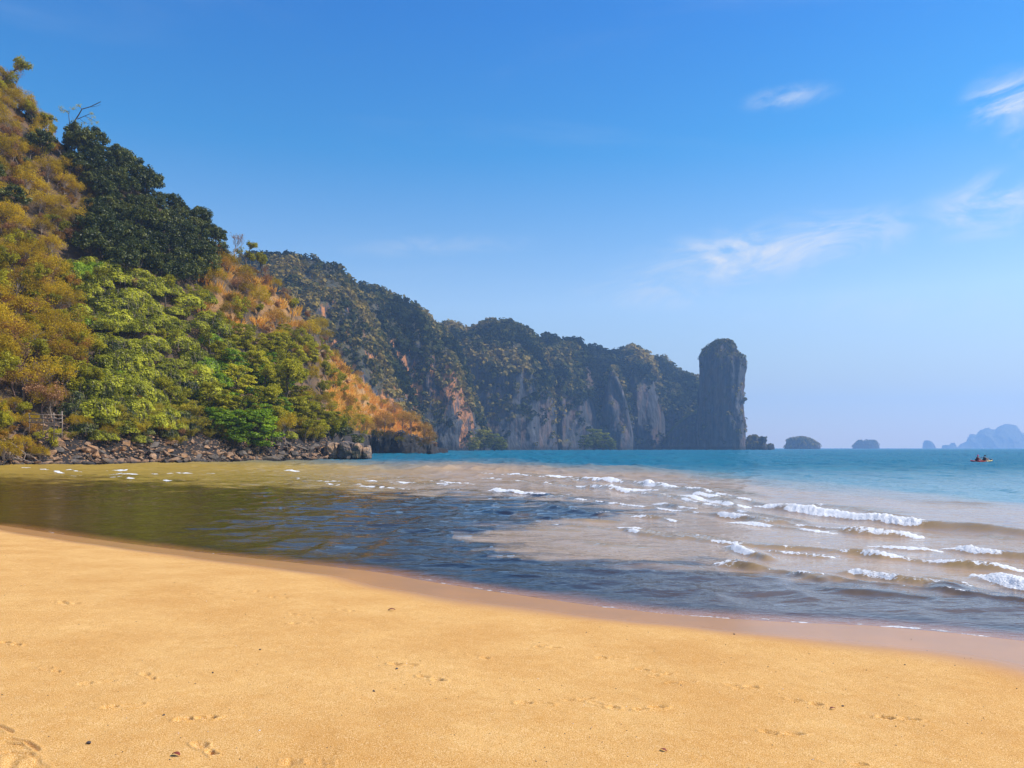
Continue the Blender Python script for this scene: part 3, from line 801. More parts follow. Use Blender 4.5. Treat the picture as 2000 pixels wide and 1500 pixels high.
def build_hill():
    px = np.arange(-700, 876, 5.0)
    t = np.concatenate([np.linspace(-0.04, 0.15, 14), np.linspace(0.17, 1.0, 64), np.linspace(1.05, 2.0, 14)])
    T, P = np.meshgrid(t, px, indexing='ij')
    X, Y, Z = hill_zy(P.ravel(), T.ravel())
    Z = np.where(T.ravel() < 0, -2.5, Z)
    Z += 0.5 * fbm(X / 2.2, Y / 2.2, Z / 2.2, 3)
    pr = P.ravel()
    row = HY - (Z - H) / Y * FP
    dry = sstep(610, 660, pr + 25 * fbm(X / 9, Y / 9, 4.0, 3))
    dry = np.maximum(dry, 0.6 * sstep(380, 420, pr) * (1 - sstep(560, 620, pr)) * (1 - sstep(620, 700, row)) * sstep(-0.2, 0.3, fbm(X / 7, Y / 7, 9.0, 3)))
    dry = dry * sstep(7, 13, Z)
    low = 1 - sstep(3.0, 9.0, Z)
    me = np_mesh('hillside', np.stack([X, Y, Z], 1), grid_faces(len(t), len(px)), [M['soil']], True, {'dry': dry, 'low': low})
    tag(link('hillside', me), 'steep coastal hillside falling to the rocky waterline', None, None, 'structure')


build_hill()


# ------------------------------------------------------------------ cliffs of the headland beyond
def leaf_cards(C, N, size, aspect=0.6, seed=1, tint=None):
    """C centres, N normals, size per leaf -> diamond leaves"""
    rs = np.random.RandomState(seed); n = len(C)
    N = N / (np.linalg.norm(N, axis=1, keepdims=True) + 1e-9)
    r = rs.normal(size=(n, 3)); t1 = np.cross(N, r); t1 /= np.linalg.norm(t1, axis=1, keepdims=True) + 1e-9
    t2 = np.cross(N, t1); s = np.asarray(size).reshape(-1, 1) * 0.5 * np.ones((n, 1))
    V = np.stack([C - t1 * s, C + t2 * s * aspect, C + t1 * s, C - t2 * s * aspect], 1).reshape(-1, 3)
    F = np.arange(4 * n).reshape(n, 4)
    ti = np.repeat(rs.rand(n) if tint is None else tint, 4)
    return V, F, ti


def massif(name, crest, D, Wd, seed, label, cliff=0.55, bulge=60.0, cover=1500, kind='structure', cat=None, step=2.0, tree=5.0, mat='cliff', amp=1.0, wall=0.12, rows=120, covmat='far', colbias=0.0):
    cx = [c[0] for c in crest]; cy = [c[1] for c in crest]
    s = np.arange(cx[0], cx[-1] + 0.1, step); nc = len(s)
    s0 = 0.5 * (cx[0] + cx[-1]); hw = 0.5 * (cx[-1] - cx[0])
    pc = np.interp(s, cx, cy)
    pc = np.convolve(np.pad(pc, 2, 'edge'), [.15, .2, .3, .2, .15], 'valid')
    pc = pc + 3.0 * fbm(s / 9.0, seed * 3.1, 0.0, 3) + tree * 0.45 * FP / D
    q = (s - s0) / hw
    Db = D + bulge * np.abs(q) ** 2.2
    Zc = H + (HY - np.minimum(pc, HY - 1)) / FP * (Db + Wd)
    u = np.linspace(0, 1, rows); v = np.linspace(0.06, 1, 14)
    uc = np.clip(cliff + 0.22 * fbm(s / 40.0, seed * 1.7, 2.0, 3), 0.08, 0.92)[None, :]
    U = u[:, None]
    low = wall * np.minimum(U / uc, 1); hi = np.clip((U - uc) / (1 - uc), 0, 1)
    st = low + (1 - wall) * hi ** 1.7
    Y = Db[None, :] + Wd * st
    Z = -3 + (Zc[None, :] + 3) * np.ones_like(Y) * U
    Yb = (Db + Wd)[None, :] + (Wd * 1.2 + 20) * v[:, None]
    Zb = -3 + (Zc[None, :] + 3) * (1 - v[:, None] ** 1.8)
    Y = np.concatenate([Y, Yb]); Z = np.concatenate([Z, Zb])
    B = ((s - 1000) / FP)[None, :] * np.ones_like(Y)
    X = B * Y
    env = np.concatenate([1.0 - 0.55 * sstep(0.7, 1.0, U) * np.ones((1, nc)), 0.45 * np.ones((len(v), nc))])
    k = D / 700.0 * amp
    d = 30 * k * ridged(X / (75 * k), seed * 2.0, Z / (330 * k), 3) + 11 * k * fbm(X / (22 * k), Y / (60 * k), Z / (75 * k) + seed, 4) + 3.5 * k * fbm(X / (7 * k), Z / (11 * k), Y / (20 * k), 3)
    d = d + 7 * k * np.abs(fbm(X / (30 * k), Z / (30 * k), seed * 5.0, 4))
    Yn = Y - env * d * 0.8
    Xn = B * Yn
    Zn = Z + (env * 2.5 * k * fbm(X / (14 * k), Y / (14 * k), Z / (14 * k), 3)) * sstep(0.0, 0.2, np.concatenate([U * np.ones((1, nc)), np.ones((len(v), nc))]))
    # keep the outline where it is: height follows the shift in distance
    Zn = H + (Zn - H) * (Yn / Y)
    V = np.stack([Xn.ravel(), Yn.ravel(), Zn.ravel()], 1)
    F = grid_faces(Y.shape[0], nc)
    o = link(name, np_mesh(name, V, F, [M[mat]], True))
    tag(o, label, cat, None, kind)
    # forest cover: small crowns of leaf cards on ledges and slopes
    rs = np.random.RandomState(seed * 13 + 5)
    P = V.reshape(Y.shape[0], nc, 3)
    du = P[1:, :-1] - P[:-1, :-1]; dv = P[:-1, 1:] - P[:-1, :-1]
    Nn = np.cross(dv, du); A = np.linalg.norm(Nn, axis=2); Nn = Nn / (A[..., None] + 1e-9)
    Nn = np.where(Nn[..., 1:2] > 0, Nn, Nn)
    if Nn[..., 2].mean() < 0: Nn = -Nn
    nr = rows + 3
    A = A[:nr]; Nz = Nn[:nr, :, 2]; c0 = P[:nr, :nc - 1]
    up = sstep(0.02, 0.55, Nz)
    patch = fbm(c0[..., 0] / (26 * k), c0[..., 1] / (26 * k), c0[..., 2] / (34 * k) + seed, 4)
    wgt = A * np.clip(0.12 + 1.2 * up + 1.8 * patch, 0.0, 2.0) * (0.25 + sstep(0.02, 0.5, (c0[..., 2] / (Zc.max() + 1)))) * (c0[..., 2] > min(3.0, 0.35 * float(Zc.max())))
    wgt = np.clip(wgt, 0, None).ravel(); wgt /= wgt.sum()
    idx = rs.choice(len(wgt), cover, p=wgt)
    cc = c0.reshape(-1, 3)[idx] + rs.uniform(-1, 1, (cover, 3)) * np.array([1.5, 1.0, 1.0]) * k
    nn = Nn[:nr].reshape(-1, 3)[idx]
    r = tree * k * (0.25 + 0.75 * rs.rand(cover) ** 1.8) * np.where(Nz.ravel()[idx] > 0.25, 1.0, 0.6)
    nl = 15
    off = rs.normal(size=(cover, nl, 3)); off /= np.linalg.norm(off, axis=2, keepdims=True)
    off[..., 2] = off[..., 2] * 0.75 + 0.2
    C = (cc + nn * r[:, None] * 0.5)[:, None, :] + off * r[:, None, None] * rs.uniform(0.6, 1.0, (cover, nl, 1))
    N = off + rs.normal(size=off.shape) * 0.35 + np.array([0, 0, 0.3])
    hue = 0.46 + 1.3 * fbm(cc[:, 0] / 40, cc[:, 1] / 40, cc[:, 2] / 40 + 3 + seed, 3) + rs.normal(size=cover) * 0.12 + colbias
    tint = np.clip(hue[:, None] + rs.normal(size=(cover, nl)) * 0.13, 0, 1).ravel()
    sz = (r[:, None] * rs.uniform(0.65, 1.15, (cover, nl))).ravel()
    Vc, Fc, ti = leaf_cards(C.reshape(-1, 3), N.reshape(-1, 3), sz, 0.75, seed, tint)
    co = link('forest_cover', np_mesh('forest_cover', Vc, Fc, [M[covmat]], False, {'tint': ti}), o)
    tag(co, kind='stuff')
    return o


massif('cliff', [(395, 560), (430, 520), (480, 495), (530, 488), (570, 493), (600, 498), (640, 508), (662, 518), (680, 538), (700, 572), (725, 618), (755, 668), (790, 730), (822, 800), (850, 868), (858, 874)],
       430, 120, 3, 'wooded limestone ridge rising behind the near hillside', cliff=0.30, bulge=50, cover=5200, tree=5.5, colbias=0.06)
massif('cliff', [(600, 620), (650, 560), (700, 553), (740, 562), (775, 575), (800, 590), (820, 600), (832, 614), (850, 632), (870, 642), (885, 660), (900, 700), (915, 745), (935, 800), (950, 850), (958, 874)],
       560, 110, 5, 'tall wooded cliff streaked with orange rock', cliff=0.62, bulge=60, cover=4200, tree=5.5)
massif('cliff', [(820, 700), (850, 655), (866, 634), (876, 628), (890, 628), (902, 640), (915, 648), (935, 638), (955, 627), (975, 626), (1000, 631), (1020, 637), (1040, 652), (1057, 670), (1072, 700), (1088, 750), (1098, 820), (1104, 874)],
       690, 100, 8, 'broad domed limestone hill with a dark wooded top', cliff=0.55, bulge=70, cover=4200, tree=5.2, colbias=-0.1)
massif('cliff', [(1035, 760), (1050, 690), (1060, 658), (1070, 653), (1082, 655), (1092, 668), (1098, 672), (1108, 665), (1118, 662), (1130, 668), (1142, 682), (1152, 705), (1166, 760), (1180, 830), (1188, 874)],
       760, 70, 11, 'twin knobbed limestone tower of the ridge', cliff=0.5, bulge=60, cover=2400, tree=5, colbias=-0.15)
massif('cliff', [(1120, 760), (1134, 700), (1148, 680), (1160, 679), (1170, 682), (1182, 690), (1192, 684), (1200, 688), (1215, 705), (1235, 760), (1262, 840), (1270, 874)],
       850, 70, 14, 'low notched crest of the limestone ridge', cliff=0.45, bulge=50, cover=2000, tree=5, colbias=-0.1)
massif('cliff', [(1185, 800), (1196, 715), (1208, 688), (1220, 680), (1232, 675), (1244, 679), (1256, 688), (1270, 704), (1284, 735), (1300, 790), (1316, 850), (1322, 874)],
       870, 75, 17, 'pointed wooded limestone dome of the ridge', cliff=0.5, bulge=60, cover=1900, tree=4.8, colbias=-0.1)
massif('cliff', [(1155, 870), (1165, 840), (1176, 790), (1184, 745), (1194, 713), (1200, 716), (1212, 742), (1226, 790), (1236, 838), (1244, 874)],
       790, 40, 19, 'bare shadowed limestone spur with a sharp tip', cliff=0.92, bulge=50, cover=220, tree=4)
massif('cliff', [(1235, 850), (1255, 740), (1272, 712), (1280, 700), (1290, 696), (1300, 701), (1308, 718), (1320, 726), (1340, 731), (1358, 740), (1372, 755), (1390, 800), (1402, 874)],
       900, 80, 23, 'last rounded limestone hill of the ridge beside the rock pillar', cliff=0.5, bulge=60, cover=2300, tree=4.8, colbias=-0.12)
massif('cliff', [(1292, 874), (1302, 852), (1312, 836), (1326, 822), (1345, 808), (1366, 798), (1388, 806), (1400, 874)],
       865, 26, 27, 'grassy rock shoulder leaning on the foot of the pillar', cliff=0.85, bulge=12, cover=1100, tree=3.0, amp=0.35, covmat='faryel')


def rock_form(name, left, right, D, depth, seed, label, cat, cover, mat='cliff', amp=1.0, tree=4.0, covmat='far', topz=0.6, nseg=110, nrow=110, kind=None, colbias=0.0):
    """free standing rock from its left and right outline [(px, py) from the foot up], elliptical in plan"""
    yl = np.array([p[1] for p in left][::-1], float); xl = np.array([p[0] for p in left][::-1], float)
    yr = np.array([p[1] for p in right][::-1], float); xr = np.array([p[0] for p in right][::-1], float)
    top = max(yl[0], yr[0]); bot = HY + 0.5
    w = np.linspace(0, 1, nrow); rows = top + (bot - top) * (w ** 1.35)
    L = np.interp(rows, yl, xl); R = np.interp(rows, yr, xr)
    half = np.maximum((R - L) / 2, 0.2) / FP * D; cx = ((L + R) / 2 - 1000) / FP * D
    zz = H + (HY - rows) / FP * D
    zz[-1] = -3
    th = np.linspace(0, 2 * math.pi, nseg, endpoint=False)
    hm = half.max()
    dep = depth * (0.35 + 0.65 * half / hm)
    dep = np.where(half < 0.35 * hm, dep * half / (0.35 * hm), dep)
    X = cx[:, None] + half[:, None] * np.cos(th)[None, :]
    Y = D + dep[:, None] * np.sin(th)[None, :]
    Z = zz[:, None] * np.ones_like(X)
    k = hm / 27.0 * amp
    nx, ny = np.cos(th)[None, :], np.sin(th)[None, :]
    d = 3.0 * k * ridged(np.cos(th)[None, :] * hm / (9 * k), np.sin(th)[None, :] * depth / (9 * k) + seed, Z / (60 * k), 4) + 1.6 * k * fbm(X / (5 * k), Y / (5 * k), Z / (8 * k), 4)
    d = np.where(np.abs(nx) > 0.93, d * 0.5 + 0.2 * k, d)
    X = X + nx * (d - 1.2 * k); Y = Y + ny * d * 1.5
    Z = Z + 1.0 * k * fbm(X / (5 * k), Y / (5 * k), 9.0, 3) * (w[:, None] < 0.9)
    V = np.stack([X, Y, Z], 2)
    capz = V[0].mean(0); V2 = np.concatenate([V.reshape(-1, 3)])
    n = nseg; F = []
    i = np.arange(nrow - 1)[:, None] * n + np.arange(n)[None, :]; j = np.arange(nrow - 1)[:, None] * n + (np.arange(n)[None, :] + 1) % n
    F = np.stack([i.ravel(), (i + n).ravel(), (j + n).ravel(), j.ravel()], 1)
    me = np_mesh(name, V2, F, [M[mat]], True)
    o = link(name, me); tag(o, label, cat, None, kind)
    rs = np.random.RandomState(seed)
    if cover:
        P = V; du = P[1:] - P[:-1]; dv = np.roll(P, -1, 1)[:-1] - P[:-1]
        Nn = np.cross(dv, du); A = np.linalg.norm(Nn, axis=2); Nn /= A[..., None] + 1e-9
        if (Nn[..., 0] * nx).mean() < 0: Nn = -Nn
        rowf = w[:-1, None] * np.ones((1, n))
        patch = fbm(P[:-1, :, 0] / (9 * k), P[:-1, :, 1] / (9 * k), P[:-1, :, 2] / (14 * k), 3)
        wg = A * np.clip(1.6 * sstep(0.15, 0.6, Nn[..., 2]) + 1.2 * (1 - sstep(0.0, topz, rowf)) + 0.35 * patch, 0, 3) * (Z[:-1] > 2.0)
        wg = np.clip(wg, 0, None).ravel(); wg /= wg.sum()
        idx = rs.choice(len(wg), cover, p=wg)
        cc = P[:-1].reshape(-1, 3)[idx]; nn = Nn.reshape(-1, 3)[idx]
        r = tree * rs.uniform(0.35, 0.8, cover); nl = 14
        off = rs.normal(size=(cover, nl, 3)); off /= np.linalg.norm(off, axis=2, keepdims=True)
        C = (cc + nn * r[:, None] * 0.3)[:, None] + off * r[:, None, None] * 0.85
        tint = np.clip(0.5 + colbias + rs.normal(size=(cover, 1)) * 0.2 + rs.normal(size=(cover, nl)) * 0.12, 0, 1).ravel()
        Vc, Fc, ti = leaf_cards(C.reshape(-1, 3), (off + [0, 0, .3]).reshape(-1, 3), (r[:, None] * rs.uniform(.6, 1.1, (cover, nl))).ravel(), 0.75, seed, tint)
        c = link('vegetation', np_mesh('vegetation', Vc, Fc, [M[covmat]], False, {'tint': ti}), o); tag(c, kind='stuff')
    return o


rock_form('sea_stack', [(1364, 876), (1362, 850), (1363, 820), (1366, 780), (1367, 740), (1366, 700), (1371, 690), (1376, 682), (1386, 675), (1397, 668), (1408, 666)],
          [(1454, 876), (1454, 850), (1452, 825), (1449, 805), (1448, 788), (1452, 784), (1449, 766), (1450, 745), (1452, 720), (1451, 704), (1443, 699), (1438, 692), (1436, 682), (1429, 672), (1416, 666)],
          840, 30, 31, 'tall dark blue-grey rock pillar with a shrubby top, standing in the sea', 'rock pillar', 620, tree=3.4, topz=0.13, amp=1.15)
rock_form('rocky_islet', [(1444, 876), (1446, 868), (1453, 864), (1460, 856), (1466, 851), (1472, 850)], [(1487, 876), (1486, 866), (1484, 858), (1480, 853), (1476, 850)],
          850, 8, 33, 'low scrubby rock heap at the foot of the tall rock pillar', 'islet', 160, amp=0.6, tree=1.9, nseg=48, nrow=40, topz=.4, colbias=0.3)
rock_form('rocky_islet', [(1478, 876), (1482, 866), (1484, 858), (1487, 853)], [(1499, 876), (1495, 866), (1498, 860), (1496, 853), (1490, 852)],
          846, 6, 34, 'small mushroom-shaped rock beside the scrubby heap under the pillar', 'islet', 60, amp=0.6, tree=1.4, nseg=40, nrow=34, topz=.3, colbias=0.3)
rock_form('rocky_islet', [(1490, 876), (1496, 869), (1503, 867)], [(1513, 876), (1511, 868), (1507, 867)],
          848, 5, 35, 'flat little rock at the seaward end of the pillar foot', 'islet', 30, amp=0.5, tree=1.2, nseg=36, nrow=26, topz=.3)
rock_form('rocky_islet', [(1534, 876), (1537, 868), (1539, 860), (1548, 857), (1556, 856), (1562, 855)], [(1601, 876), (1600, 870), (1592, 864), (1584, 859), (1576, 857), (1568, 855)],
          1500, 28, 37, 'brown flat-topped islet in open water right of the pillar', 'islet', 420, amp=0.55, tree=4.2, nseg=80, nrow=44, topz=.5, colbias=0.35)
rock_form('rocky_islet', [(1667, 876), (1669, 870), (1674, 866), (1680, 861), (1687, 859), (1692, 859)], [(1716, 876), (1714, 870), (1709, 863), (1702, 860), (1696, 861)],
          2500, 36, 39, 'dark blue rounded islet in the middle of the horizon', 'islet', 260, amp=0.5, tree=6, nseg=70, nrow=40, topz=.5)
rock_form('sea_rock', [(1803, 876), (1804, 866), (1806, 861), (1808, 860)], [(1827, 876), (1824, 869), (1819, 863), (1813, 860)],
          4000, 30, 41, 'small pale blue peaked rock far out, left of the hazy island', 'rock', 0, amp=0.35, nseg=50, nrow=30)
rock_form('sea_rock', [(1840, 876), (1842, 870), (1846, 869), (1850, 869)], [(1868, 876), (1862, 871), (1857, 870), (1852, 869)],
          4200, 30, 42, 'low pale blue rock just left of the hazy island', 'rock', 0, amp=0.3, nseg=40, nrow=24)
rock_form('sea_rock', [(1856, 876), (1857, 867), (1859, 865)], [(1868, 876), (1865, 868), (1863, 865)],
          4300, 24, 43, 'tiny pale blue knob beside the hazy island', 'rock', 0, amp=0.3, nseg=40, nrow=24)
massif('far_island', [(1868, 874), (1876, 868), (1888, 860), (1893, 850), (1897, 847), (1903, 849), (1906, 850), (1914, 841), (1920, 837), (1932, 836), (1938, 839), (1944, 838), (1952, 831), (1962, 829), (1968, 827), (1978, 829),
                      (1984, 829), (1989, 836), (1995, 844), (2003, 848), (2040, 853), (2080, 860), (2120, 868), (2140, 874)],
       4300, 240, 45, 'large hazy blue mountainous island on the horizon at the right edge', cliff=0.3, bulge=120, cover=600, kind='thing', cat='island', step=1.0, tree=2.5, amp=0.28, rows=60)

# ------------------------------------------------------------------ plants: a few models of each kind, then copies
def limbs(seed, base, tips_target, r0, mb, steps=5, sag=0.0, sides=5, fork=0.4, lean=(0, 0)):
    """trunk and limbs: every tip is reached from a fork on the trunk"""
    rs = np.random.RandomState(seed)
    base = np.asarray(base, float); T = np.asarray(tips_target, float)
    top = np.array([lean[0], lean[1], T[:, 2].mean() * 0.95])
    ks = np.linspace(0, 1, 7)
    wob = rs.normal(size=(7, 3)) * 0.12 * np.array([1, 1, 0.3]); wob[0] = 0
    trunk = base + (top - base) * ks[:, None] + wob
    mb.tube(trunk, r0 * (1 - 0.75 * ks), 7)
    for t in T:
        f = rs.uniform(fork, 0.9); k = f * 6; i = min(int(k), 5)
        p0 = trunk[i] + (trunk[i + 1] - trunk[i]) * (k - i)
        s = np.linspace(0, 1, steps)
        pts = p0 + (t - p0) * s[:, None]
        pts[:, 2] += np.sin(s * math.pi) * np.linalg.norm(t - p0) * (0.12 - sag)
        pts[1:-1] += rs.normal(size=(steps - 2, 3)) * np.linalg.norm(t - p0) * 0.05
        mb.tube(pts, r0 * 0.38 * (1 - f * 0.5) * (1 - 0.85 * s), sides, False)


def twig_tree(seed, height, r0, depth=5, spread=0.6, first=0.35, shrink=0.72, up=0.15, start=(0, 0, 0), lean=(0.05, 0), children=(2, 3)):
    """a branching skeleton -> (MB, tip positions)"""
    rs = np.random.RandomState(seed); mb = MB(); tips = []

    def grow(p, d, L, r, k):
        n = 4; pts = [p]
        for i in range(n):
            d = d + rs.normal(size=3) * 0.10 + np.array([0, 0, up * 0.3]); d = d / np.linalg.norm(d)
            pts.append(pts[-1] + d * L / n)
        mb.tube(pts, np.linspace(r, r * 0.68, n + 1), 5 if k < 2 else 3, False)
        if k >= depth: tips.append(pts[-1]); return
        if k >= depth - 2: tips.append(pts[-1])
        for c in range(rs.randint(children[0], children[1] + 1)):
            a = rs.normal(size=3); a -= a.dot(d) * d; a /= np.linalg.norm(a) + 1e-9
            nd = d + a * spread * rs.uniform(0.6, 1.3); nd /= np.linalg.norm(nd)
            grow(pts[-1] if c == 0 else pts[rs.randint(2, n + 1)], nd, L * shrink * rs.uniform(0.75, 1.15), r * 0.64, k + 1)
    d0 = np.array([lean[0], lean[1], 1.0]); d0 /= np.linalg.norm(d0)
    grow(np.array(start, float), d0, height * first, r0, 0)
    return mb, np.array(tips)


def sphere_dirs(rs, n, zmin=-0.4):
    d = rs.normal(size=(n * 3, 3)); d /= np.linalg.norm(d, axis=1, keepdims=True); d = d[d[:, 2] > zmin][:n]
    return d


def clump_leaves(seed, centres, per, cr, leaf, aspect=0.6, flat=0.75, upb=0.6, rnd=0.6, droop=0.0, core=None):
    rs = np.random.RandomState(seed); n = len(centres)
    d = rs.normal(size=(n, per, 3)); d /= np.linalg.norm(d, axis=2, keepdims=True)
    rr = rs.rand(n, per, 1) ** 0.45
    crs = cr * rs.uniform(0.7, 1.3, (n, 1, 1))
    off = d * rr * crs; off[..., 2] *= flat
    C = centres[:, None, :] + off; C[..., 2] -= droop * (rr[..., 0] ** 2)
    N = d + rs.normal(size=d.shape) * rnd + np.array([0, 0, upb])
    ct = rs.rand(n, 1) * 0.5
    tint = np.clip(ct + rs.rand(n, per) * 0.5, 0, 1).ravel()
    return C.reshape(-1, 3), N.reshape(-1, 3), leaf * rs.uniform(0.7, 1.3, n * per), tint


def crown_mesh(name, mat, sets, aspect, seed):
    C = np.concatenate([s[0] for s in sets]); N = np.concatenate([s[1] for s in sets]); z = np.concatenate([s[2] for s in sets]); t = np.concatenate([s[3] for s in sets])
    V, F, ti = leaf_cards(C, N, z, aspect, seed, t)
    return np_mesh(name, V, F, [mat], False, {'tint': ti})


def proto_evergreen(seed):
    rs = np.random.RandomState(seed)
    d = sphere_dirs(rs, 46, -0.35); R = np.array([2.7, 2.7, 2.5])
    c = d * R * rs.uniform(0.62, 1.02, (len(d), 1)) + np.array([0, 0, 4.2])
    cr = crown_mesh('crown', M['evergreen'], [clump_leaves(seed, c, 62, 0.72, 0.40, upb=0.5)], 0.5, seed)
    mb = MB(); limbs(seed, (0, 0, -1.2), c[::3], 0.2, mb)
    return [('crown', cr), ('trunk', mb.mesh('trunk', M['bark']))]


def proto_feathery(seed, mat='gold'):
    rs = np.random.RandomState(seed)
    d = sphere_dirs(rs, 52, -0.25); R = np.array([3.0, 3.0, 2.3])
    c = d * R * rs.uniform(0.5, 1.0, (len(d), 1)) + np.array([0, 0, 3.6])
    cr = crown_mesh('crown', M[mat], [clump_leaves(seed, c, 62, 0.85, 0.27, flat=0.9, upb=0.2, rnd=0.9, droop=0.25)], 0.33, seed)
    mb = MB(); limbs(seed, (0, 0, -1.0), c[::2], 0.14, mb)
    return [('crown', cr), ('trunk', mb.mesh('trunk', M['palebark']))]


def proto_vine(seed, mat='vine'):
    rs = np.random.RandomState(seed); n = 3000
    d = sphere_dirs(rs, n, -0.15); n = len(d)
    bump_ = 1 + 0.18 * fbm(d[:, 0] * 2.2 + seed, d[:, 1] * 2.2, d[:, 2] * 2.2, 3) + 0.10 * fbm(d[:, 0] * 6 + seed, d[:, 1] * 6, d[:, 2] * 6, 2)
    C = d * np.array([3.0, 3.0, 2.3]) * (bump_ * rs.uniform(0.90, 1.0, n))[:, None] + np.array([0, 0, 0.6])
    N = d + rs.normal(size=d.shape) * 0.55 + np.array([0, 0, 0.25])
    tint = np.clip(0.5 + 1.0 * fbm(d[:, 0] * 3 + seed, d[:, 1] * 3, d[:, 2] * 3 + 9, 2) + rs.normal(size=n) * 0.22, 0, 1)
    V, F, ti = leaf_cards(C, N, 0.30 * rs.uniform(0.6, 1.35, n), 0.7, seed, tint)
    mb = MB()
    for k in range(26):                 # hanging bare stems and runners
        a = rs.uniform(0, 2 * math.pi); z0 = rs.uniform(0.3, 1.0)
        dd = np.array([math.cos(a) * math.sqrt(1 - z0 * z0 * .8), math.sin(a) * math.sqrt(1 - z0 * z0 * .8), z0])
        p = dd * np.array([3.1, 3.1, 2.4]) * 1.02 + np.array([0, 0, 0.6]); L = rs.uniform(0.8, 2.0); q = np.linspace(0, 1, 5)
        pts = p + np.stack([math.cos(a) * q * 0.3, math.sin(a) * q * 0.3, -q * L], 1) + rs.normal(size=(5, 3)) * 0.08
        mb.tube(pts, 0.022, 3, False)
    return [('foliage', np_mesh('foliage', V, F, [M[mat]], False, {'tint': ti})), ('stems', mb.mesh('stems', M['palebark']))]


def proto_broad(seed, mat='lush'):
    rs = np.random.RandomState(seed); c = []
    for lay in range(5):
        z = 1.6 + lay * 1.0; rr = 3.0 * math.sin(math.pi * (0.28 + 0.62 * lay / 4.6)) ** 0.8
        for k in range(int(5 + 7 * rr / 2.5)):
            a = rs.uniform(0, 2 * math.pi); q = rr * rs.uniform(0.35, 1.0); c.append((q * math.cos(a), q * math.sin(a), z + rs.uniform(-.3, .3)))
    c = np.array(c)
    cr = crown_mesh('crown', M[mat], [clump_leaves(seed, c, 56, 0.85, 0.42, flat=0.42, upb=1.2, rnd=0.45, droop=0.12)], 0.5, seed)
    mb = MB(); limbs(seed, (0, 0, -1.2), c[::2], 0.17, mb, fork=0.15)
    return [('crown', cr), ('trunk', mb.mesh('trunk', M['bark']))]


def proto_airy(seed, mat='mid'):
    mb, tips = twig_tree(seed, 7.6, 0.17, depth=4, spread=0.75, first=0.34, shrink=0.72, lean=(0.12, 0), children=(2, 3))
    cr = crown_mesh('crown', M[mat], [clump_leaves(seed, tips, max(14, 2400 // len(tips)), 0.55, 0.30, upb=0.5, rnd=0.8)], 0.5, seed)
    return [('crown', cr), ('trunk', mb.mesh('trunk', M['bark']))]


def proto_bamboo(seed, mat='bamboo'):
    rs = np.random.RandomState(seed); mb = MB(); C = []; N = []; T = []
    for k in range(30):
        a = rs.uniform(0, 2 * math.pi); L = rs.uniform(3.2, 5.4); out = rs.uniform(1.0, 2.7); q = np.linspace(0, 1, 8)
        rad = out * q ** 1.9
        z = L * (q - 0.42 * q ** 3.2)
        pts = np.stack([math.cos(a) * (0.35 + rad), math.sin(a) * (0.35 + rad), z - 0.3], 1)
        mb.tube(pts, 0.035 * (1 - 0.7 * q), 4, False)
        m = 85; qq = rs.uniform(0.28, 1.0, m)
        p = np.stack([np.interp(qq, q, pts[:, i]) for i in range(3)], 1) + rs.normal(size=(m, 3)) * np.array([.22, .22, .16])
        C.append(p); N.append(np.stack([np.full(m, math.cos(a)), np.full(m, math.sin(a)), np.full(m, 0.35)], 1) + rs.normal(size=(m, 3)) * 0.55)
        T.append(np.clip(rs.rand() * 0.5 + rs.rand(m) * 0.5, 0, 1))
    C = np.concatenate(C); N = np.concatenate(N); T = np.concatenate(T)
    V, F, ti = leaf_cards(C, N, 0.36 * rs.uniform(0.7, 1.3, len(C)), 0.22, seed, T)
    return [('foliage', np_mesh('foliage', V, F, [M[mat]], False, {'tint': ti})), ('stalks', mb.mesh('stalks', M['palebark']))]


def proto_dry(seed, mat='dry', n=20, bark='palebark'):
    mb, tips = twig_tree(seed, 4.6, 0.09, depth=5, spread=0.8, first=0.26, shrink=0.78, lean=(0.1, 0), children=(2, 3))
    cr = crown_mesh('foliage', M[mat], [clump_leaves(seed, tips, max(5, 1500 // len(tips)), 0.42, 0.20, upb=0.2, rnd=1.0)], 0.5, seed)
    return [('foliage', cr), ('branches', mb.mesh('branches', M[bark]))]


def proto_bare(seed, h=7.0, bark='pinkbark', depth=6):
    mb, tips = twig_tree(seed, h, 0.13, depth=depth, spread=0.55, first=0.27, shrink=0.77, up=0.35, children=(2, 3))
    rs = np.random.RandomState(seed); tp = tips[rs.rand(len(tips)) < 0.35]
    cr = crown_mesh('foliage', M['pink'], [clump_leaves(seed, tp, 4, 0.3, 0.16)], 0.5, seed)
    return [('trunk', mb.mesh('trunk', M[bark])), ('foliage', cr)]


def proto_grass(seed):
    rs = np.random.RandomState(seed); n = 420
    a = rs.uniform(0, 2 * math.pi, n); r = 1.15 * np.sqrt(rs.rand(n))
    base = np.stack([r * np.cos(a), r * np.sin(a), np.zeros(n)], 1)
    out = np.stack([np.cos(a), np.sin(a)], 1) * rs.uniform(0.1, 0.7, n)[:, None] + rs.normal(size=(n, 2)) * 0.15
    Lh = rs.uniform(0.5, 1.25, n)
    tip = base + np.concatenate([out, Lh[:, None]], 1)
    w = np.stack([-np.sin(a + rs.normal(size=n)), np.cos(a + rs.normal(size=n)), np.zeros(n)], 1) * 0.05
    mid = (base + tip) / 2 + np.array([0, 0, 0.15])
    V = np.stack([base - w, base + w, mid + w, tip, mid - w], 1).reshape(-1, 3)
    F = np.arange(5 * n).reshape(n, 5)
    return np_mesh('grass_tuft', V, F, [M['grass']], False, {'tint': np.repeat(rs.rand(n), 5)})


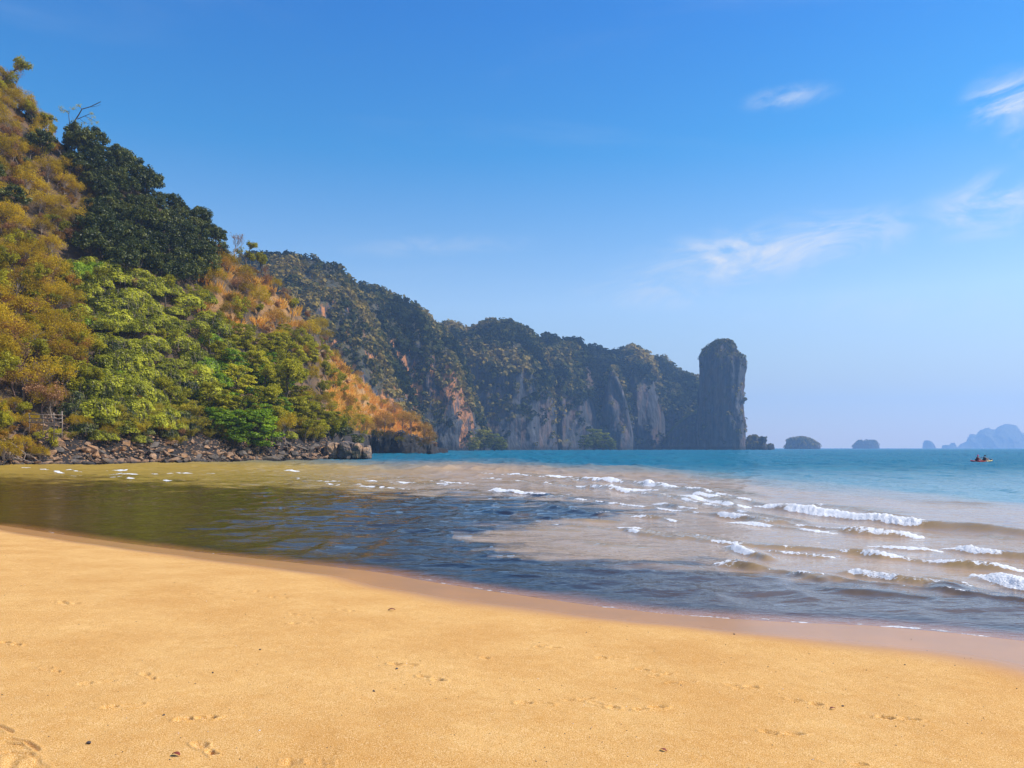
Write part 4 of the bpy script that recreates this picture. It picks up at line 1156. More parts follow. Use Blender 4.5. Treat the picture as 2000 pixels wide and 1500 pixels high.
class Kind:
    def __init__(s, name, cat, protos):
        s.name, s.cat, s.protos = name, cat, protos      # protos: list of [(part, mesh), ...]

    def place(s, loc, scale, rot, label, group=None, k=None, rs=None, squash=1.0, tilt=(0, 0)):
        r = bpy.data.objects.new(s.name, None); COL.objects.link(r)
        r.empty_display_size = 0.2
        r.location = loc; r.rotation_euler = (tilt[0], tilt[1], rot); r.scale = (scale, scale, scale * squash)
        tag(r, label, s.cat, group)
        for part, me in s.protos[k % len(s.protos)]:
            c = bpy.data.objects.new(part, me); COL.objects.link(c); c.parent = r
            if part in ('stems', 'stalks'): c['kind'] = 'stuff'
        return r


K_EVER = Kind('evergreen_tree', 'tree', [proto_evergreen(s) for s in (11, 12, 13, 14)])
K_GOLD = Kind('feathery_tree', 'tree', [proto_feathery(s) for s in (21, 22, 23)])
K_VINE = Kind('vine_covered_shrub', 'shrub', [proto_vine(s) for s in (31, 32, 33)])
K_LUSH = Kind('broadleaf_tree', 'tree', [proto_broad(s) for s in (41, 42, 43)])
K_MID = Kind('airy_tree', 'tree', [proto_airy(s) for s in (51, 52, 53)])
K_MIDB = Kind('broadleaf_tree', 'tree', [proto_broad(s, 'mid') for s in (44, 45)])
K_BAM = Kind('bamboo_clump', 'bamboo', [proto_bamboo(s) for s in (61, 62, 63)])
K_DRY = Kind('dry_shrub', 'shrub', [proto_dry(s) for s in (71, 72, 73)])
K_RUST = Kind('dry_tree', 'tree', [proto_feathery(s, 'dry') for s in (74, 75)])
K_PINK = Kind('dry_shrub', 'shrub', [proto_dry(s, 'pink', bark='pinkbark') for s in (76, 77)])
K_BARE = Kind('bare_tree', 'tree', [proto_bare(s) for s in (81, 82, 83)])
K_DVINE = Kind('leafy_shrub', 'shrub', [proto_vine(s, 'evergreen') for s in (34, 35)])
K_LVINE = Kind('leafy_shrub', 'shrub', [proto_vine(s, 'lush') for s in (36,)])

rr = random.Random(5)


def scatter(kinds, poly, spacing, smin, smax, label, group, squash=1.0, jitter=1.0, sink=0.0, h=3.0, weights=None, chance=1.0):
    xs = [p[0] for p in poly]; ys = [p[1] for p in poly]
    row = 0; y = min(ys)
    while y <= max(ys):
        x = min(xs) + (spacing / 2 if row % 2 else 0)
        while x <= max(xs):
            jx, jy = x + rr.uniform(-.38, .38) * spacing * jitter, y + rr.uniform(-.38, .38) * spacing * jitter
            if bool(inpoly(np.array([jx]), np.array([jy]), poly)[0]) and rr.random() < chance:
                sc = rr.uniform(smin, smax)
                Yg_ = np.interp(jx, CRST[:, 0], CRST[:, 2]) * 0.85
                p = hill_at(jx, jy + h * sc * FP / Yg_)
                kd = rr.choices(kinds, weights)[0] if weights else rr.choice(kinds)
                size = 'large ' if sc > smin + 0.66 * (smax - smin) else ('small ' if sc < smin + 0.33 * (smax - smin) else 'middling ')
                lb = size + label(jx, jy, kd); gp = size + group(jx, jy, kd)
                kd.place((p[0], p[1], p[2] - sink * sc), sc, rr.uniform(0, 6.28), lb, gp, rr.randrange(100), squash=squash * rr.uniform(0.85, 1.15), tilt=(rr.uniform(-.12, .12), rr.uniform(-.12, .12)))
            x += spacing
        y += spacing * 0.82; row += 1


SPOTS = [(0, 230, 'at the left edge high on the slope'), (100, 270, 'just left of the lone crooked tree'), (100, 400, 'against the left side of the dark trees'), (10, 400, 'at the left edge level with the dark trees'),
         (10, 560, 'at the left edge halfway up the slope'), (130, 540, 'at the upper left corner of the green slope'), (40, 680, 'at the left edge of the brown slope'), (130, 720, 'left of the green slope above the hollow'),
         (200, 360, 'on the left side of the dark tree band'), (350, 480, 'low in the dark tree band'), (260, 490, 'at the lower rim of the dark tree band'), (190, 620, 'on the left flank of the green slope'),
         (350, 730, 'on the right flank of the green slope'), (230, 770, 'low on the green slope'), (430, 560, 'in the saddle right of the dark trees'), (510, 640, 'right of the green slope under the ridge'),
         (440, 700, 'between the green slope and the bright trees'), (540, 820, 'just right of the bright green trees above the rocks'), (420, 830, 'left of the bright green trees above the rocks'),
         (690, 780, 'low on the orange grass slope'), (790, 800, 'at the outer end of the orange grass slope'), (700, 700, 'at the top of the orange grass slope'), (150, 240, 'below the lone crooked tree on the skyline'), (20, 120, 'at the top left skyline'), (60, 330, 'on the upper left slope left of the dark trees'),
         (60, 470, 'on the left slope above the brown brush'), (240, 300, 'at the upper end of the dark tree band'), (300, 430, 'in the middle of the dark tree band'),
         (400, 460, 'at the lower end of the dark tree band'), (460, 470, 'by the leafless tree on the ridge'), (250, 560, 'at the top of the green slope under the dark trees'),
         (380, 610, 'on the right shoulder of the green slope'), (280, 690, 'in the middle of the green slope'), (90, 640, 'beside the dark green patch on the brown slope'),
         (60, 760, 'above the wooden railing'), (60, 870, 'around the fallen branches at the left waterline'), (300, 800, 'above the waterline rubble'),
         (480, 760, 'beside the bright green broad-leaved trees'), (560, 560, 'on the orange ridge'), (620, 620, 'high above the orange grass slope'),
         (600, 720, 'behind the yellow bamboo'), (620, 820, 'above the big grey boulder'), (740, 740, 'on the orange grass slope'), (800, 830, 'on top of the dark headland rock')]


def where(x, y):
    return min(SPOTS, key=lambda s: (s[0] - x) ** 2 + 1.3 * (s[1] - y) ** 2)[2]


def lab(adj):
    return (lambda x, y, k: adj + ' ' + where(x, y)), (lambda x, y, k: adj + ' ' + where(x, y))


Zdark = [(135, 262), (200, 278), (255, 300), (300, 352), (345, 388), (400, 402), (432, 470), (425, 520), (370, 550), (290, 532), (220, 505), (170, 470), (180, 390), (170, 330), (125, 300)]
l, g = lab('dark green evergreen tree'); scatter([K_EVER], Zdark, 25, 0.62, 1.05, l, g, h=4.0)
for px, py, s in ((262, 296, 0.8), (352, 382, 0.75), (392, 402, 0.95), (405, 420, 0.8), (238, 292, 0.7), (425, 460, .8), (180, 262, .7)):
    p = hill_at(px, py + 60); K_EVER.place(p, s, px, 'dark evergreen standing proud of the skyline ' + where(px, py), 'dark evergreens on the skyline', px)
Zgold = [(-130, 60), (-20, 150), (60, 190), (105, 235), (128, 290), (165, 350), (180, 400), (165, 455), (120, 490), (60, 520), (-40, 525), (-130, 500)]
l, g = lab('golden-brown feathery tree'); scatter([K_GOLD, K_MID, K_PINK, K_DRY, K_EVER], Zgold, 29, 0.6, 0.98, l, g, h=3.2, weights=[8, 2, 4, 2, 1])
l, g = lab('low olive shrub'); scatter([K_DVINE, K_GOLD, K_DRY], Zgold, 52, 0.4, 0.6, l, g, h=1.0, chance=0.8)
Zvine = [(130, 488), (215, 515), (330, 558), (400, 575), (430, 640), (470, 690), (430, 790), (380, 820), (200, 850), (150, 770), (190, 690), (135, 590)]
l, g = lab('yellow-green mound of creeper'); scatter([K_VINE, K_MID, K_LVINE], Zvine, 27, 0.50, 1.0, l, g, h=1.4, weights=[8, 1, 1])
l, g = lab('dark leafy gap shrub'); scatter([K_DVINE], [(150, 560), (230, 600), (330, 640), (330, 720), (380, 760), (230, 830), (150, 860), (140, 700)], 55, 0.5, 0.7, l, g, h=1.7, chance=0.55)
l, g = lab('weathered brown bush'); scatter([K_PINK, K_DRY], Zvine, 85, 0.5, 0.75, l, g, h=2.2, chance=0.6)
Zbrown = [(-130, 520), (90, 495), (135, 520), (150, 600), (175, 690), (140, 790), (100, 800), (0, 760), (-130, 720)]
l, g = lab('brown and olive dry growth'); scatter([K_DRY, K_PINK, K_GOLD, K_MID], Zbrown, 28, 0.7, 1.15, l, g, h=2.0, weights=[2, 3, 3, 1])
l, g = lab('taller dry tree'); scatter([K_GOLD, K_RUST, K_BARE], Zbrown, 50, 0.5, 0.8, l, g, h=2.6)
l, g = lab('bright leafy shrub'); scatter([K_LVINE], [(60, 560), (120, 570), (135, 650), (60, 660)], 30, 0.4, 0.55, l, g, h=1.2)
Zridge = [(385, 530), (410, 500), (440, 478), (500, 500), (560, 560), (610, 605), (640, 650), (600, 690), (520, 655), (470, 640), (420, 590)]
l, g = lab('dry golden-brown tree'); scatter([K_RUST, K_DRY, K_GOLD, K_PINK, K_MID], Zridge, 29, 0.6, 1.0, l, g, h=2.8, weights=[2, 1, 4, 3, 2])
Zmid = [(430, 620), (520, 650), (590, 620), (640, 670), (665, 760), (650, 840), (560, 860), (480, 740), (440, 680)]
l, g = lab('yellow-green airy tree'); scatter([K_MID, K_MIDB, K_GOLD], Zmid, 27, 0.6, 1.0, l, g, h=3.8, weights=[4, 3, 1])
Zlush = [(400, 705), (460, 690), (550, 705), (565, 780), (520, 850), (400, 850)]
l, g = lab('layered broad-leaved tree'); scatter([K_LUSH, K_MIDB], Zlush, 36, 0.62, 0.95, l, g, h=3.4)
l, g = lab('yellow bamboo clump'); scatter([K_BAM], [(195, 790), (300, 785), (390, 785), (395, 845), (200, 848)], 26, 0.55, 0.85, l, g, h=2.0)
scatter([K_BAM], [(560, 765), (640, 765), (656, 835), (620, 848), (400, 845), (420, 825), (540, 835)], 24, 0.5, 0.85, l, g, h=2.0)
l, g = lab('shaded dark green shrub'); scatter([K_DVINE], [(120, 775), (210, 775), (640, 835), (640, 850), (130, 850)], 26, 0.35, 0.6, l, g, h=0.5)
l, g = lab('small hanging shrub'); scatter([K_DVINE, K_BAM, K_GOLD, K_VINE, K_PINK], [(130, 846), (655, 838), (655, 856), (130, 866)], 17, 0.3, 0.5, l, g, h=0.9, weights=[3, 3, 2, 2, 2])
l, g = lab('straggly olive bush'); scatter([K_GOLD, K_MID, K_DRY], [(-130, 750), (20, 780), (75, 830), (100, 880), (60, 905), (-130, 900)], 24, 0.35, 0.62, l, g, h=2.2)
Zor = [(655, 690), (700, 720), (740, 770), (790, 800), (830, 830), (850, 860), (790, 850), (730, 840), (690, 840), (665, 780)]
l, g = lab('dry bush'); scatter([K_RUST, K_DRY, K_PINK, K_GOLD, K_MID], Zor, 24, 0.5, 1.0, l, g, h=1.6, weights=[4, 2, 2, 3, 2])
l, g = lab('olive shrub'); scatter([K_GOLD, K_MID], [(660, 790), (720, 800), (760, 845), (700, 860), (665, 850)], 26, 0.5, 0.8, l, g, h=1.6)

l, g = lab('scrubby gully tree'); scatter([K_GOLD, K_MID, K_PINK, K_RUST], [(585, 620), (650, 670), (690, 760), (665, 800), (615, 770), (590, 700)], 21, 0.45, 0.75, l, g, h=2.6, weights=[3, 3, 2, 1])
l, g = lab('skyline tree'); scatter([K_GOLD, K_MID, K_PINK], [(-60, 110), (20, 150), (112, 232), (112, 262), (40, 215), (-60, 170)], 19, 0.5, 0.8, l, g, h=2.6, weights=[4, 2, 2])

# single trees that stand out
def single(kind, px, py_base, scale, rot, label, k=0, squash=1.0, tilt=(0, 0), back=0.0):
    p = hill_at(px, py_base); return kind.place((p[0], p[1], p[2] - 0.3), scale, rot, label, None, k, squash=squash, tilt=tilt)


def lone_tree():
    p = hill_at(133, 262)
    r = bpy.data.objects.new('crooked_tree', None); COL.objects.link(r); r.location = (p[0], p[1] + 1, p[2]); tag(r, 'lone crooked half-bare tree on the skyline above the dark evergreens', 'tree')
    k = p[1] / FP
    b = (133, HY - (p[2] - H) / p[1] * FP)
    q = lambda x, y: ((x - b[0]) * k, 0.3 * math.sin(x), (b[1] - y) * k)
    mb = MB()
    paths = [([(133, b[1] + 10), (134, 262), (136, 246), (142, 232), (150, 220), (156, 210), (170, 204), (184, 196), (190, 193)], .16), ([(136, 248), (131, 232), (129, 222), (131, 212)], .08),
             ([(145, 228), (160, 222), (172, 216), (178, 218)], .07), ([(156, 210), (150, 204), (146, 198)], .06), ([(131, 214), (122, 212), (112, 206)], .05), ([(172, 204), (184, 201), (192, 200)], .04),
             ([(160, 222), (176, 230), (184, 234)], .05), ([(148, 226), (158, 234), (170, 238)], .04), ([(140, 236), (133, 222)], .04)]
    for pts, w in paths:
        mb.tube([q(*a) for a in pts], np.linspace(w, w * 0.35, len(pts)), 6, False)
    link('trunk', mb.mesh('trunk', M['bark']), r)
    c = np.array([q(x, y) for x, y in ((112, 206), (118, 210), (124, 214), (116, 214), (148, 200), (142, 206), (136, 208), (174, 218), (180, 226), (184, 234), (168, 228), (158, 232), (128, 216), (150, 206), (176, 236))])
    rs = np.random.RandomState(3); c = c + rs.normal(size=c.shape) * 0.15
    link('foliage', crown_mesh('foliage', M['mid'], [clump_leaves(4, c, 26, 0.55, 0.24)], 0.5, 4), r)


lone_tree()
K_THIN = Kind('bare_tree', 'tree', [proto_bare(91, 7.5, 'palebark', 6)])
single(K_THIN, 458, 505, 1.05, 1.2, 'thin leafless grey tree rising from the ridge right of the dark trees', 0)
single(K_BARE, 662, 722, 1.05, 0.4, 'pinkish bare tree at the top of the orange grass slope', 0)
single(K_BARE, 690, 738, 0.8, 2.4, 'small bare reddish tree lower down the orange grass slope', 1)
single(K_BARE, 640, 700, 0.85, 4.4, 'bare reddish tree left of the orange grass slope', 2)
single(K_BARE, 520, 560, 0.9, 3.3, 'bare reddish tree on the ridge in front of the wooded cliff', 1)
single(K_BARE, 560, 596, 0.8, 5.3, 'bare tree further down the ridge crest', 2)
single(K_BARE, 24, 190, 1.2, 5.0, 'sparse bare tree on the skyline at the left edge', 0)
single(K_BARE, 60, 232, 0.7, 1.0, 'twiggy purple-brown bare tree on the skyline', 1)
single(K_MID, 4, 176, 1.35, 2.0, 'tall sparse green tree at the top left corner of the slope', 1)
single(K_LUSH, 505, 880, 1.15, 0.7, 'bright green broad-leaved tree leaning over the waterline rubble', 0)
single(K_LUSH, 455, 868, 1.0, 2.7, 'spreading green tree left of the brightest one by the shore', 1)
single(K_MID, 560, 800, 1.5, 0.9, 'tall yellow-green tree with a dark forked trunk', 0)
single(K_MID, 610, 720, 1.2, 3.9, 'yellow-green tree reaching above the ridge', 2)
p = hill_at(147, 852); K_LVINE.place(p, 0.28, 1.0, 'small bright green plant in the dark hollow right of the railing', None, 0)

# dry grass on the open ridge (nobody could count the tufts)
def grass_cover():
    tufts = [proto_grass(s) for s in (1, 2, 3)]
    Vs, Fs, Ts = [], [], []; n0 = 0
    rs = np.random.RandomState(9)
    data = []
    for me in tufts:
        v = np.empty(len(me.vertices) * 3, np.float32); me.vertices.foreach_get('co', v)
        t = np.empty(len(me.vertices), np.float32); me.attributes['tint'].data.foreach_get('value', t)
        v = v.reshape(-1, 5, 3); keep = rs.rand(len(v)) < 0.16
        data.append((v[keep], t.reshape(-1, 5)[keep]))
    k = 0
    while k < 620:
        px = rs.uniform(385, 872); t = rs.uniform(0.25, 1.0)
        X, Y, Z = hill_zy(np.array([px]), np.array([t])); row = HY - (Z[0] - H) / Y[0] * FP
        if px > 842 or Z[0] < 6: continue
        if not (px > 640 or (px < 590 and row < 640 and rs.rand() < 0.3)): continue
        v, t_ = data[k % 3]; a = rs.uniform(0, 6.28); s = rs.uniform(0.8, 1.6)
        c_, s_ = math.cos(a), math.sin(a)
        q = np.stack([v[..., 0] * c_ - v[..., 1] * s_, v[..., 0] * s_ + v[..., 1] * c_, v[..., 2]], -1) * s + np.array([X[0], Y[0], Z[0] - 0.1])
        Vs.append(q.reshape(-1, 3)); Fs.append(np.arange(len(q) * 5).reshape(-1, 5) + n0); n0 += len(q) * 5; Ts.append(np.clip(t_ * 0.6 + rs.rand() * 0.4, 0, 1).ravel())
        k += 1
    o = link('grass', np_mesh('grass', np.concatenate(Vs), np.concatenate(Fs), [M['grass']], False, {'tint': np.concatenate(Ts)}))
    tag(o, 'orange dry grass covering the open ridge and the headland', 'grass', None, 'stuff')


grass_cover()

# green trees at the foot of the far cliffs
K_SHORE = Kind('shore_tree', 'tree', [proto_broad(46, 'faryel'), proto_broad(47, 'mid')])
for px, py, s, Y, lb in ((925, 874, 1.7, 540, 'leftmost pale green tree of the clump under the orange-streaked cliff'), (945, 874, 2.6, 555, 'tallest tree of the clump under the orange-streaked cliff'),
                         (966, 874, 2.1, 548, 'right-hand tree of the clump under the orange-streaked cliff'), (980, 874, 1.4, 540, 'low tree at the right end of the clump under the orange-streaked cliff'),
                         (1142, 874, 2.2, 650, 'left tree of the dark clump at the foot of the twin-knobbed tower'), (1160, 874, 3.1, 660, 'tallest tree at the foot of the twin-knobbed tower'),
                         (1178, 874, 2.6, 655, 'right tree at the foot of the twin-knobbed tower'), (1192, 874, 1.7, 648, 'lowest tree at the right end of the clump by the shadowed spur')):
    x = (px - 1000) / FP * Y
    K_SHORE.place((x, Y, -0.6), s, px, lb, None, px % 2)

# ------------------------------------------------------------------ rocks along the waterline
def boulder_mesh(seed, n=16, sq=(1, 0.8, 0.62), mat='rock'):
    rs = np.random.RandomState(seed); bm = bmesh.new()
    d = rs.normal(size=(n, 3)); d /= np.linalg.norm(d, axis=1, keepdims=True)
    for p in d * rs.uniform(0.75, 1.0, (n, 1)) * np.array(sq) * 0.5: bm.verts.new(p)
    res = bmesh.ops.convex_hull(bm, input=bm.verts[:])
    bmesh.ops.delete(bm, geom=[v for v in bm.verts if not v.link_faces], context='VERTS')
    me = bpy.data.meshes.new('shore_rock'); bm.to_mesh(me); bm.free(); me.materials.append(M[mat]); return me


ROCKS = [boulder_mesh(100 + i, 12 + i % 5, ((1, .8, .6), (1.2, .7, .42), (1, .9, .75), (1.3, .6, .35))[i % 4]) for i in range(10)]
GROCKS = [boulder_mesh(130 + i, 15, ((1, .8, .62), (1.2, .7, .45))[i % 2], 'greyrock') for i in range(5)]
rock_spots = [(40, 'left of the railing by the fallen branches'), (150, 'below the dark hollow'), (260, 'in the middle of the left waterline'), (360, 'under the yellow bamboo'),
              (460, 'below the bright green trees'), (560, 'in the dark gap of the waterline'), (630, 'just left of the big grey boulder')]
nr = 0
for i in range(298):
    px = -60 + 700 * ((i * 0.6180339) % 1.0)
    tt = rr.random() ** 1.15
    t = -0.012 + 0.085 * tt
    X, Y, Z = hill_zy(np.array([px]), np.array([max(t, 0.0)])); Y0 = Y[0] + (min(t, 0) * 70)
    s = rr.uniform(0.75, 2.0) * (1.1 if tt < 0.25 else 1.0)
    if 520 < px < 560: s *= 1.25
    grey = (525 < px < 565) or rr.random() < 0.30
    me = rr.choice(GROCKS if grey else ROCKS)
    o = link('shore_rock', me, None, (X[0], Y0, max(Z[0], -0.1) + s * 0.10)); o.scale = (s * rr.uniform(.9, 1.4), s, s * rr.uniform(.75, 1.15)); o.rotation_euler = (rr.uniform(-.6, .6), rr.uniform(-.6, .6), rr.uniform(0, 6.28))
    w_ = min(rock_spots, key=lambda q: abs(q[0] - px))[1]
    lb = ('dark grey' if grey else 'tan and rusty') + ' broken rock ' + w_
    tag(o, lb, 'rock', lb)


def rubble():
    rs = np.random.RandomState(77); V, F = [], []; n0 = 0
    base = []
    for me in ROCKS[:5]:
        base.append((np.array([v.co[:] for v in me.vertices]), [tuple(p.vertices) for p in me.polygons]))
    mb = MB()
    for k in range(3200):
        px = rs.uniform(-80, 650); t = rs.uniform(-0.006, 0.105)
        X, Y, Z = hill_zy(np.array([px]), np.array([max(t, 0)]))
        v, f = base[k % 5]; a = rs.uniform(0, 6.28); s = rs.uniform(0.2, 0.55)
        R = np.array([[math.cos(a), -math.sin(a), 0], [math.sin(a), math.cos(a), 0], [0, 0, 1]])
        mb.add((v @ R.T) * s + np.array([X[0], Y[0] + min(t, 0) * 70, max(Z[0], -.05) + 0.1]), f)
    o = link('rubble', mb.mesh('rubble', M['rock'], False)); tag(o, 'small broken rubble between the waterline rocks', 'rubble', None, 'stuff')


rubble()


def big_boulder():
    # layered block: three fused slabs with joints between them
    r = bpy.data.objects.new('boulder', None); COL.objects.link(r); D = 139.0
    r.location = ((680 - 1000) / FP * D, D, 0); tag(r, 'big flat-topped grey boulder standing at the waterline', 'boulder')
    rs = np.random.RandomState(4); k = D / FP
    for i, (x0, x1, top, dy) in enumerate([(-44, -16, 33.5, 0.0), (-17, 13, 34.5, -0.5), (12, 30, 31, -0.2), (29, 44, 25, 0.5)]):
        bm = bmesh.new(); bmesh.ops.create_cube(bm, size=1.0)
        bmesh.ops.subdivide_edges(bm, edges=bm.edges[:], cuts=9, use_grid_fill=True)
        w = (x1 - x0) * k; h = top * k + 0.6
        for v in bm.verts:
            a_, b_, c_ = [(2 * t) ** 2 for t in v.co]; v.co *= 1 - 0.12 * (a_ * b_ + b_ * c_ + c_ * a_)
        for v in bm.verts:
            c = v.co; sgn = 1.0
            if i == 3: sx = 1 - 0.35 * max(0, c.z + .5) * (1 if c.x > 0 else 0)
            else: sx = 1.0
            if i == 0 and c.x < 0: sx = 1 - 0.18 * (c.z + .5)
            c.x *= w * sx; c.y *= 4.4; c.z = (c.z + 0.5) * h - 0.6
            p = np.array([c.x + x0 * k, c.y, c.z])
            e = fbm(p[0] / 0.9 + i * 7, p[1] / 0.9, p[2] / 1.1, 4) * 0.60 + 0.22 * ridged(p[0] / 0.8 + i, p[1] / 1.5, p[2] / 0.5, 3)
            rad = math.hypot(c.x / (w * .5), c.y / 2.2)
            c.x *= 1 + 0.22 * float(e); c.y += float(e) * 1.3 * (-1 if c.y < 0 else 1); c.z += float(e) * 0.55 * (c.z > 0.5) - 0.25 * max(0, abs(c.y) / 2.2 - 0.6) * (c.z > h * 0.5)
        bmesh.ops.translate(bm, verts=bm.verts[:], vec=((x0 + x1) / 2 * k, dy, 0))
        me = bpy.data.meshes.new('slab'); bm.to_mesh(me); bm.free(); me.materials.append(M['boulder'])
        link('slab', me, r)


big_boulder()

# dark headland rock under the orange bushes
massif('headland_rock', [(640, 876), (652, 860), (664, 852), (680, 856), (690, 845), (706, 843), (716, 849), (732, 838), (745, 842), (758, 834), (770, 838), (786, 834), (800, 842), (812, 840), (822, 848), (836, 850), (848, 855), (855, 860), (857, 884), (858, 886)],
       266, 12, 51, 'low black undercut headland rock reaching into the sea under orange bushes', cliff=0.9, bulge=10, cover=260, kind='thing', cat='rock', step=1.5, tree=2.6, mat='darkrock', amp=0.30, wall=0.25, rows=60, covmat='grass')
massif('headland_rock', [(640, 880), (650, 862), (662, 856), (680, 858), (700, 866), (716, 876), (722, 886)],
       157, 8, 53, 'dark rock outcrop just behind the big grey boulder', cliff=0.9, bulge=8, cover=120, kind='thing', cat='rock', step=1.5, tree=2.6, mat='darkrock', amp=0.2, wall=0.25, rows=40, covmat='mid')
for px, py, s, kd, lb in ((652, 852, .75, K_MID, 'olive scrub at the left end of the dark outcrop behind the big boulder'), (670, 850, .8, K_GOLD, 'dry scrub on top of the dark outcrop behind the big boulder'),
                          (688, 854, .7, K_DVINE, 'dark scrub right of the dry scrub on the outcrop behind the big boulder'), (704, 858, .6, K_MID, 'small scrub at the seaward end of the outcrop behind the big boulder'),
                          (660, 838, .9, K_DVINE, 'dark green shrub in the gully above the big boulder'), (682, 836, .9, K_GOLD, 'golden shrub in the gully above the big boulder'), (700, 842, .8, K_PINK, 'brown twiggy shrub in the gully above the big boulder')):
    p = hill_at(px, py + 10); kd.place((p[0], p[1], p[2] - 0.6), s * 1.15, px, lb, None, px)
l, g = lab('orange dry bush'); 
for px, py, s, kd in ((716, 842, .9, K_RUST), (735, 836, 1.1, K_RUST), (752, 828, 1.2, K_RUST), (770, 826, 1.0, K_DRY), (786, 824, 1.1, K_RUST), (802, 828, 1.2, K_RUST), (816, 836, 1.1, K_DRY), (828, 842, 1.0, K_RUST),
                      (838, 852, .9, K_RUST), (700, 840, 1.0, K_MID), (684, 842, 1.0, K_MID), (668, 846, .9, K_GOLD), (726, 850, .8, K_MID), (744, 848, .8, K_GOLD), (812, 850, .8, K_DRY), (846, 862, .7, K_PINK), (795, 840, .8, K_DRY), (762, 846, .7, K_RUST), (780, 852, .6, K_GOLD), (832, 862, .7, K_RUST), (820, 858, .6, K_DRY), (656, 842, .9, K_MID), (846, 852, .8, K_DRY), (710, 832, 1.0, K_GOLD)):
    Y = 266.0
    z = H + (HY - py - 10) / FP * Y
    if px < 722 and py < 845: Y = 232.0; z = H + (HY - py - 4) / FP * Y
    kd.place(((px - 1000) / FP * Y, Y, z - 1.5), s * 1.05, px * 1.7, ('dry orange' if kd in (K_RUST, K_DRY, K_PINK) else 'olive green') + ' bush overhanging the dark headland rock', 'bushes on the dark headland rock' + (' (orange)' if kd in (K_RUST, K_DRY, K_PINK) else ' (olive)'), px)

# ------------------------------------------------------------------ railing, driftwood, kayak, beach litter
def railing():
    D = 90.5; k = D / FP
    zr = lambda py: H + (HY - py) * k
    r = bpy.data.objects.new('wooden_railing', None); COL.objects.link(r)
    g = hill_at(90, 858); r.location = ((90 - 1000) * k, D, 0); tag(r, 'weathered grey pole railing on tall legs above the left waterline', 'railing')
    q = lambda px, py, dy=0.0: ((px - 90) * k, dy, zr(py))
    for px, a, b, w in ((105, 806, 862, .055), (121, 803, 858, .055), (57, 807, 845, .05), (84, 811, 850, .045), (98, 818, 824, .04)):
        mb = MB(); mb.tube([q(px, b), q(px + 0.6, (a + b) / 2), q(px, a)], w, 8); link('post', mb.mesh('post', M['palebark']), r)
    for x0, y0, x1, y1 in ((56, 809, 124, 810.5), (58, 817, 123, 817.5), (56, 825.5, 123, 825)):
        mb = MB(); mb.tube([q(x0, y0, -.08), q((x0 + x1) / 2, (y0 + y1) / 2 + .7, -.08), q(x1, y1, -.08)], .05, 8); link('rail', mb.mesh('rail', M['palebark']), r)
    mb = MB(); mb.tube([q(100, 846, -.08), q(122, 848, -.08)], .04, 6); link('rail', mb.mesh('rail', M['palebark']), r)
    mb = MB(); mb.tube([q(57, 809, -.1), q(64, 822, -.1)], .04, 6); link('brace', mb.mesh('brace', M['palebark']), r)


railing()


def branch(name, pts, rad, label, D, side=(), mat='palebark'):
    k = D / FP; o0 = pts[0]
    r = link(name, None); r.location = ((o0[0] - 1000) * k, D, H + (HY - o0[1]) * k); tag(r, label, 'driftwood')
    rs = np.random.RandomState(int(o0[0] + o0[1]))
    def q(a): return np.array([(a[0] - o0[0]) * k, 0.0, (o0[1] - a[1]) * k])
    mb = MB(); P = np.array([q(a) for a in pts]); P[:, 1] += rs.normal(size=len(P)) * 0.25
    n = len(P); s = np.linspace(0, n - 1, n * 3); P2 = np.stack([np.interp(s, range(n), P[:, i]) for i in range(3)], 1) + rs.normal(size=(n * 3, 3)) * 0.03
    mb.tube(P2, np.linspace(rad, rad * 0.45, n * 3), 7)
    link('stem', mb.mesh('stem', M[mat]), r)
    for a in side:
        mb = MB(); Q = np.array([q(b) for b in a]); Q[:, 1] += np.linspace(0, -0.6, len(Q)); mb.tube(Q, np.linspace(rad * .5, rad * .2, len(Q)), 5); link('twig', mb.mesh('twig', M[mat]), r)


branch('fallen_branch', [(-10, 868), (14, 880), (30, 890), (42, 900)], .14, 'long pale fallen branch sloping down to the water at the left edge', 89, [[(20, 883), (24, 896)], [(14, 880), (10, 892)], [(30, 889), (44, 893)]])
branch('fallen_branch', [(2, 864), (24, 866), (40, 873), (50, 886)], .11, 'bent bare branch arching over the first at the left waterline', 90, [[(24, 866), (22, 880)], [(40, 873), (36, 884)]])
branch('fallen_branch', [(28, 878), (44, 886), (62, 892), (74, 902)], .09, 'thin fallen branch among the straggly bushes right of the other two', 91, [[(50, 888), (52, 900)], [(60, 891), (66, 884)]])
branch('fallen_branch', [(10, 898), (26, 893), (48, 899), (60, 903)], .08, 'low crooked driftwood stick lying at the left waterline', 88, [[(26, 893), (30, 886)]])
branch('fallen_branch', [(388, 879), (391, 872), (389, 866), (394, 861)], .07, 'small white crooked snag standing in the waterline rubble', 110, [[(391, 868), (386, 863)]])
branch('arched_branch', [(664, 862), (670, 853), (680, 848.5), (695, 847.5), (712, 848), (724, 851)], .11, 'pale branch arching over the big grey boulder', 150, [[(706, 848), (716, 843)], [(712, 848), (722, 856)]])

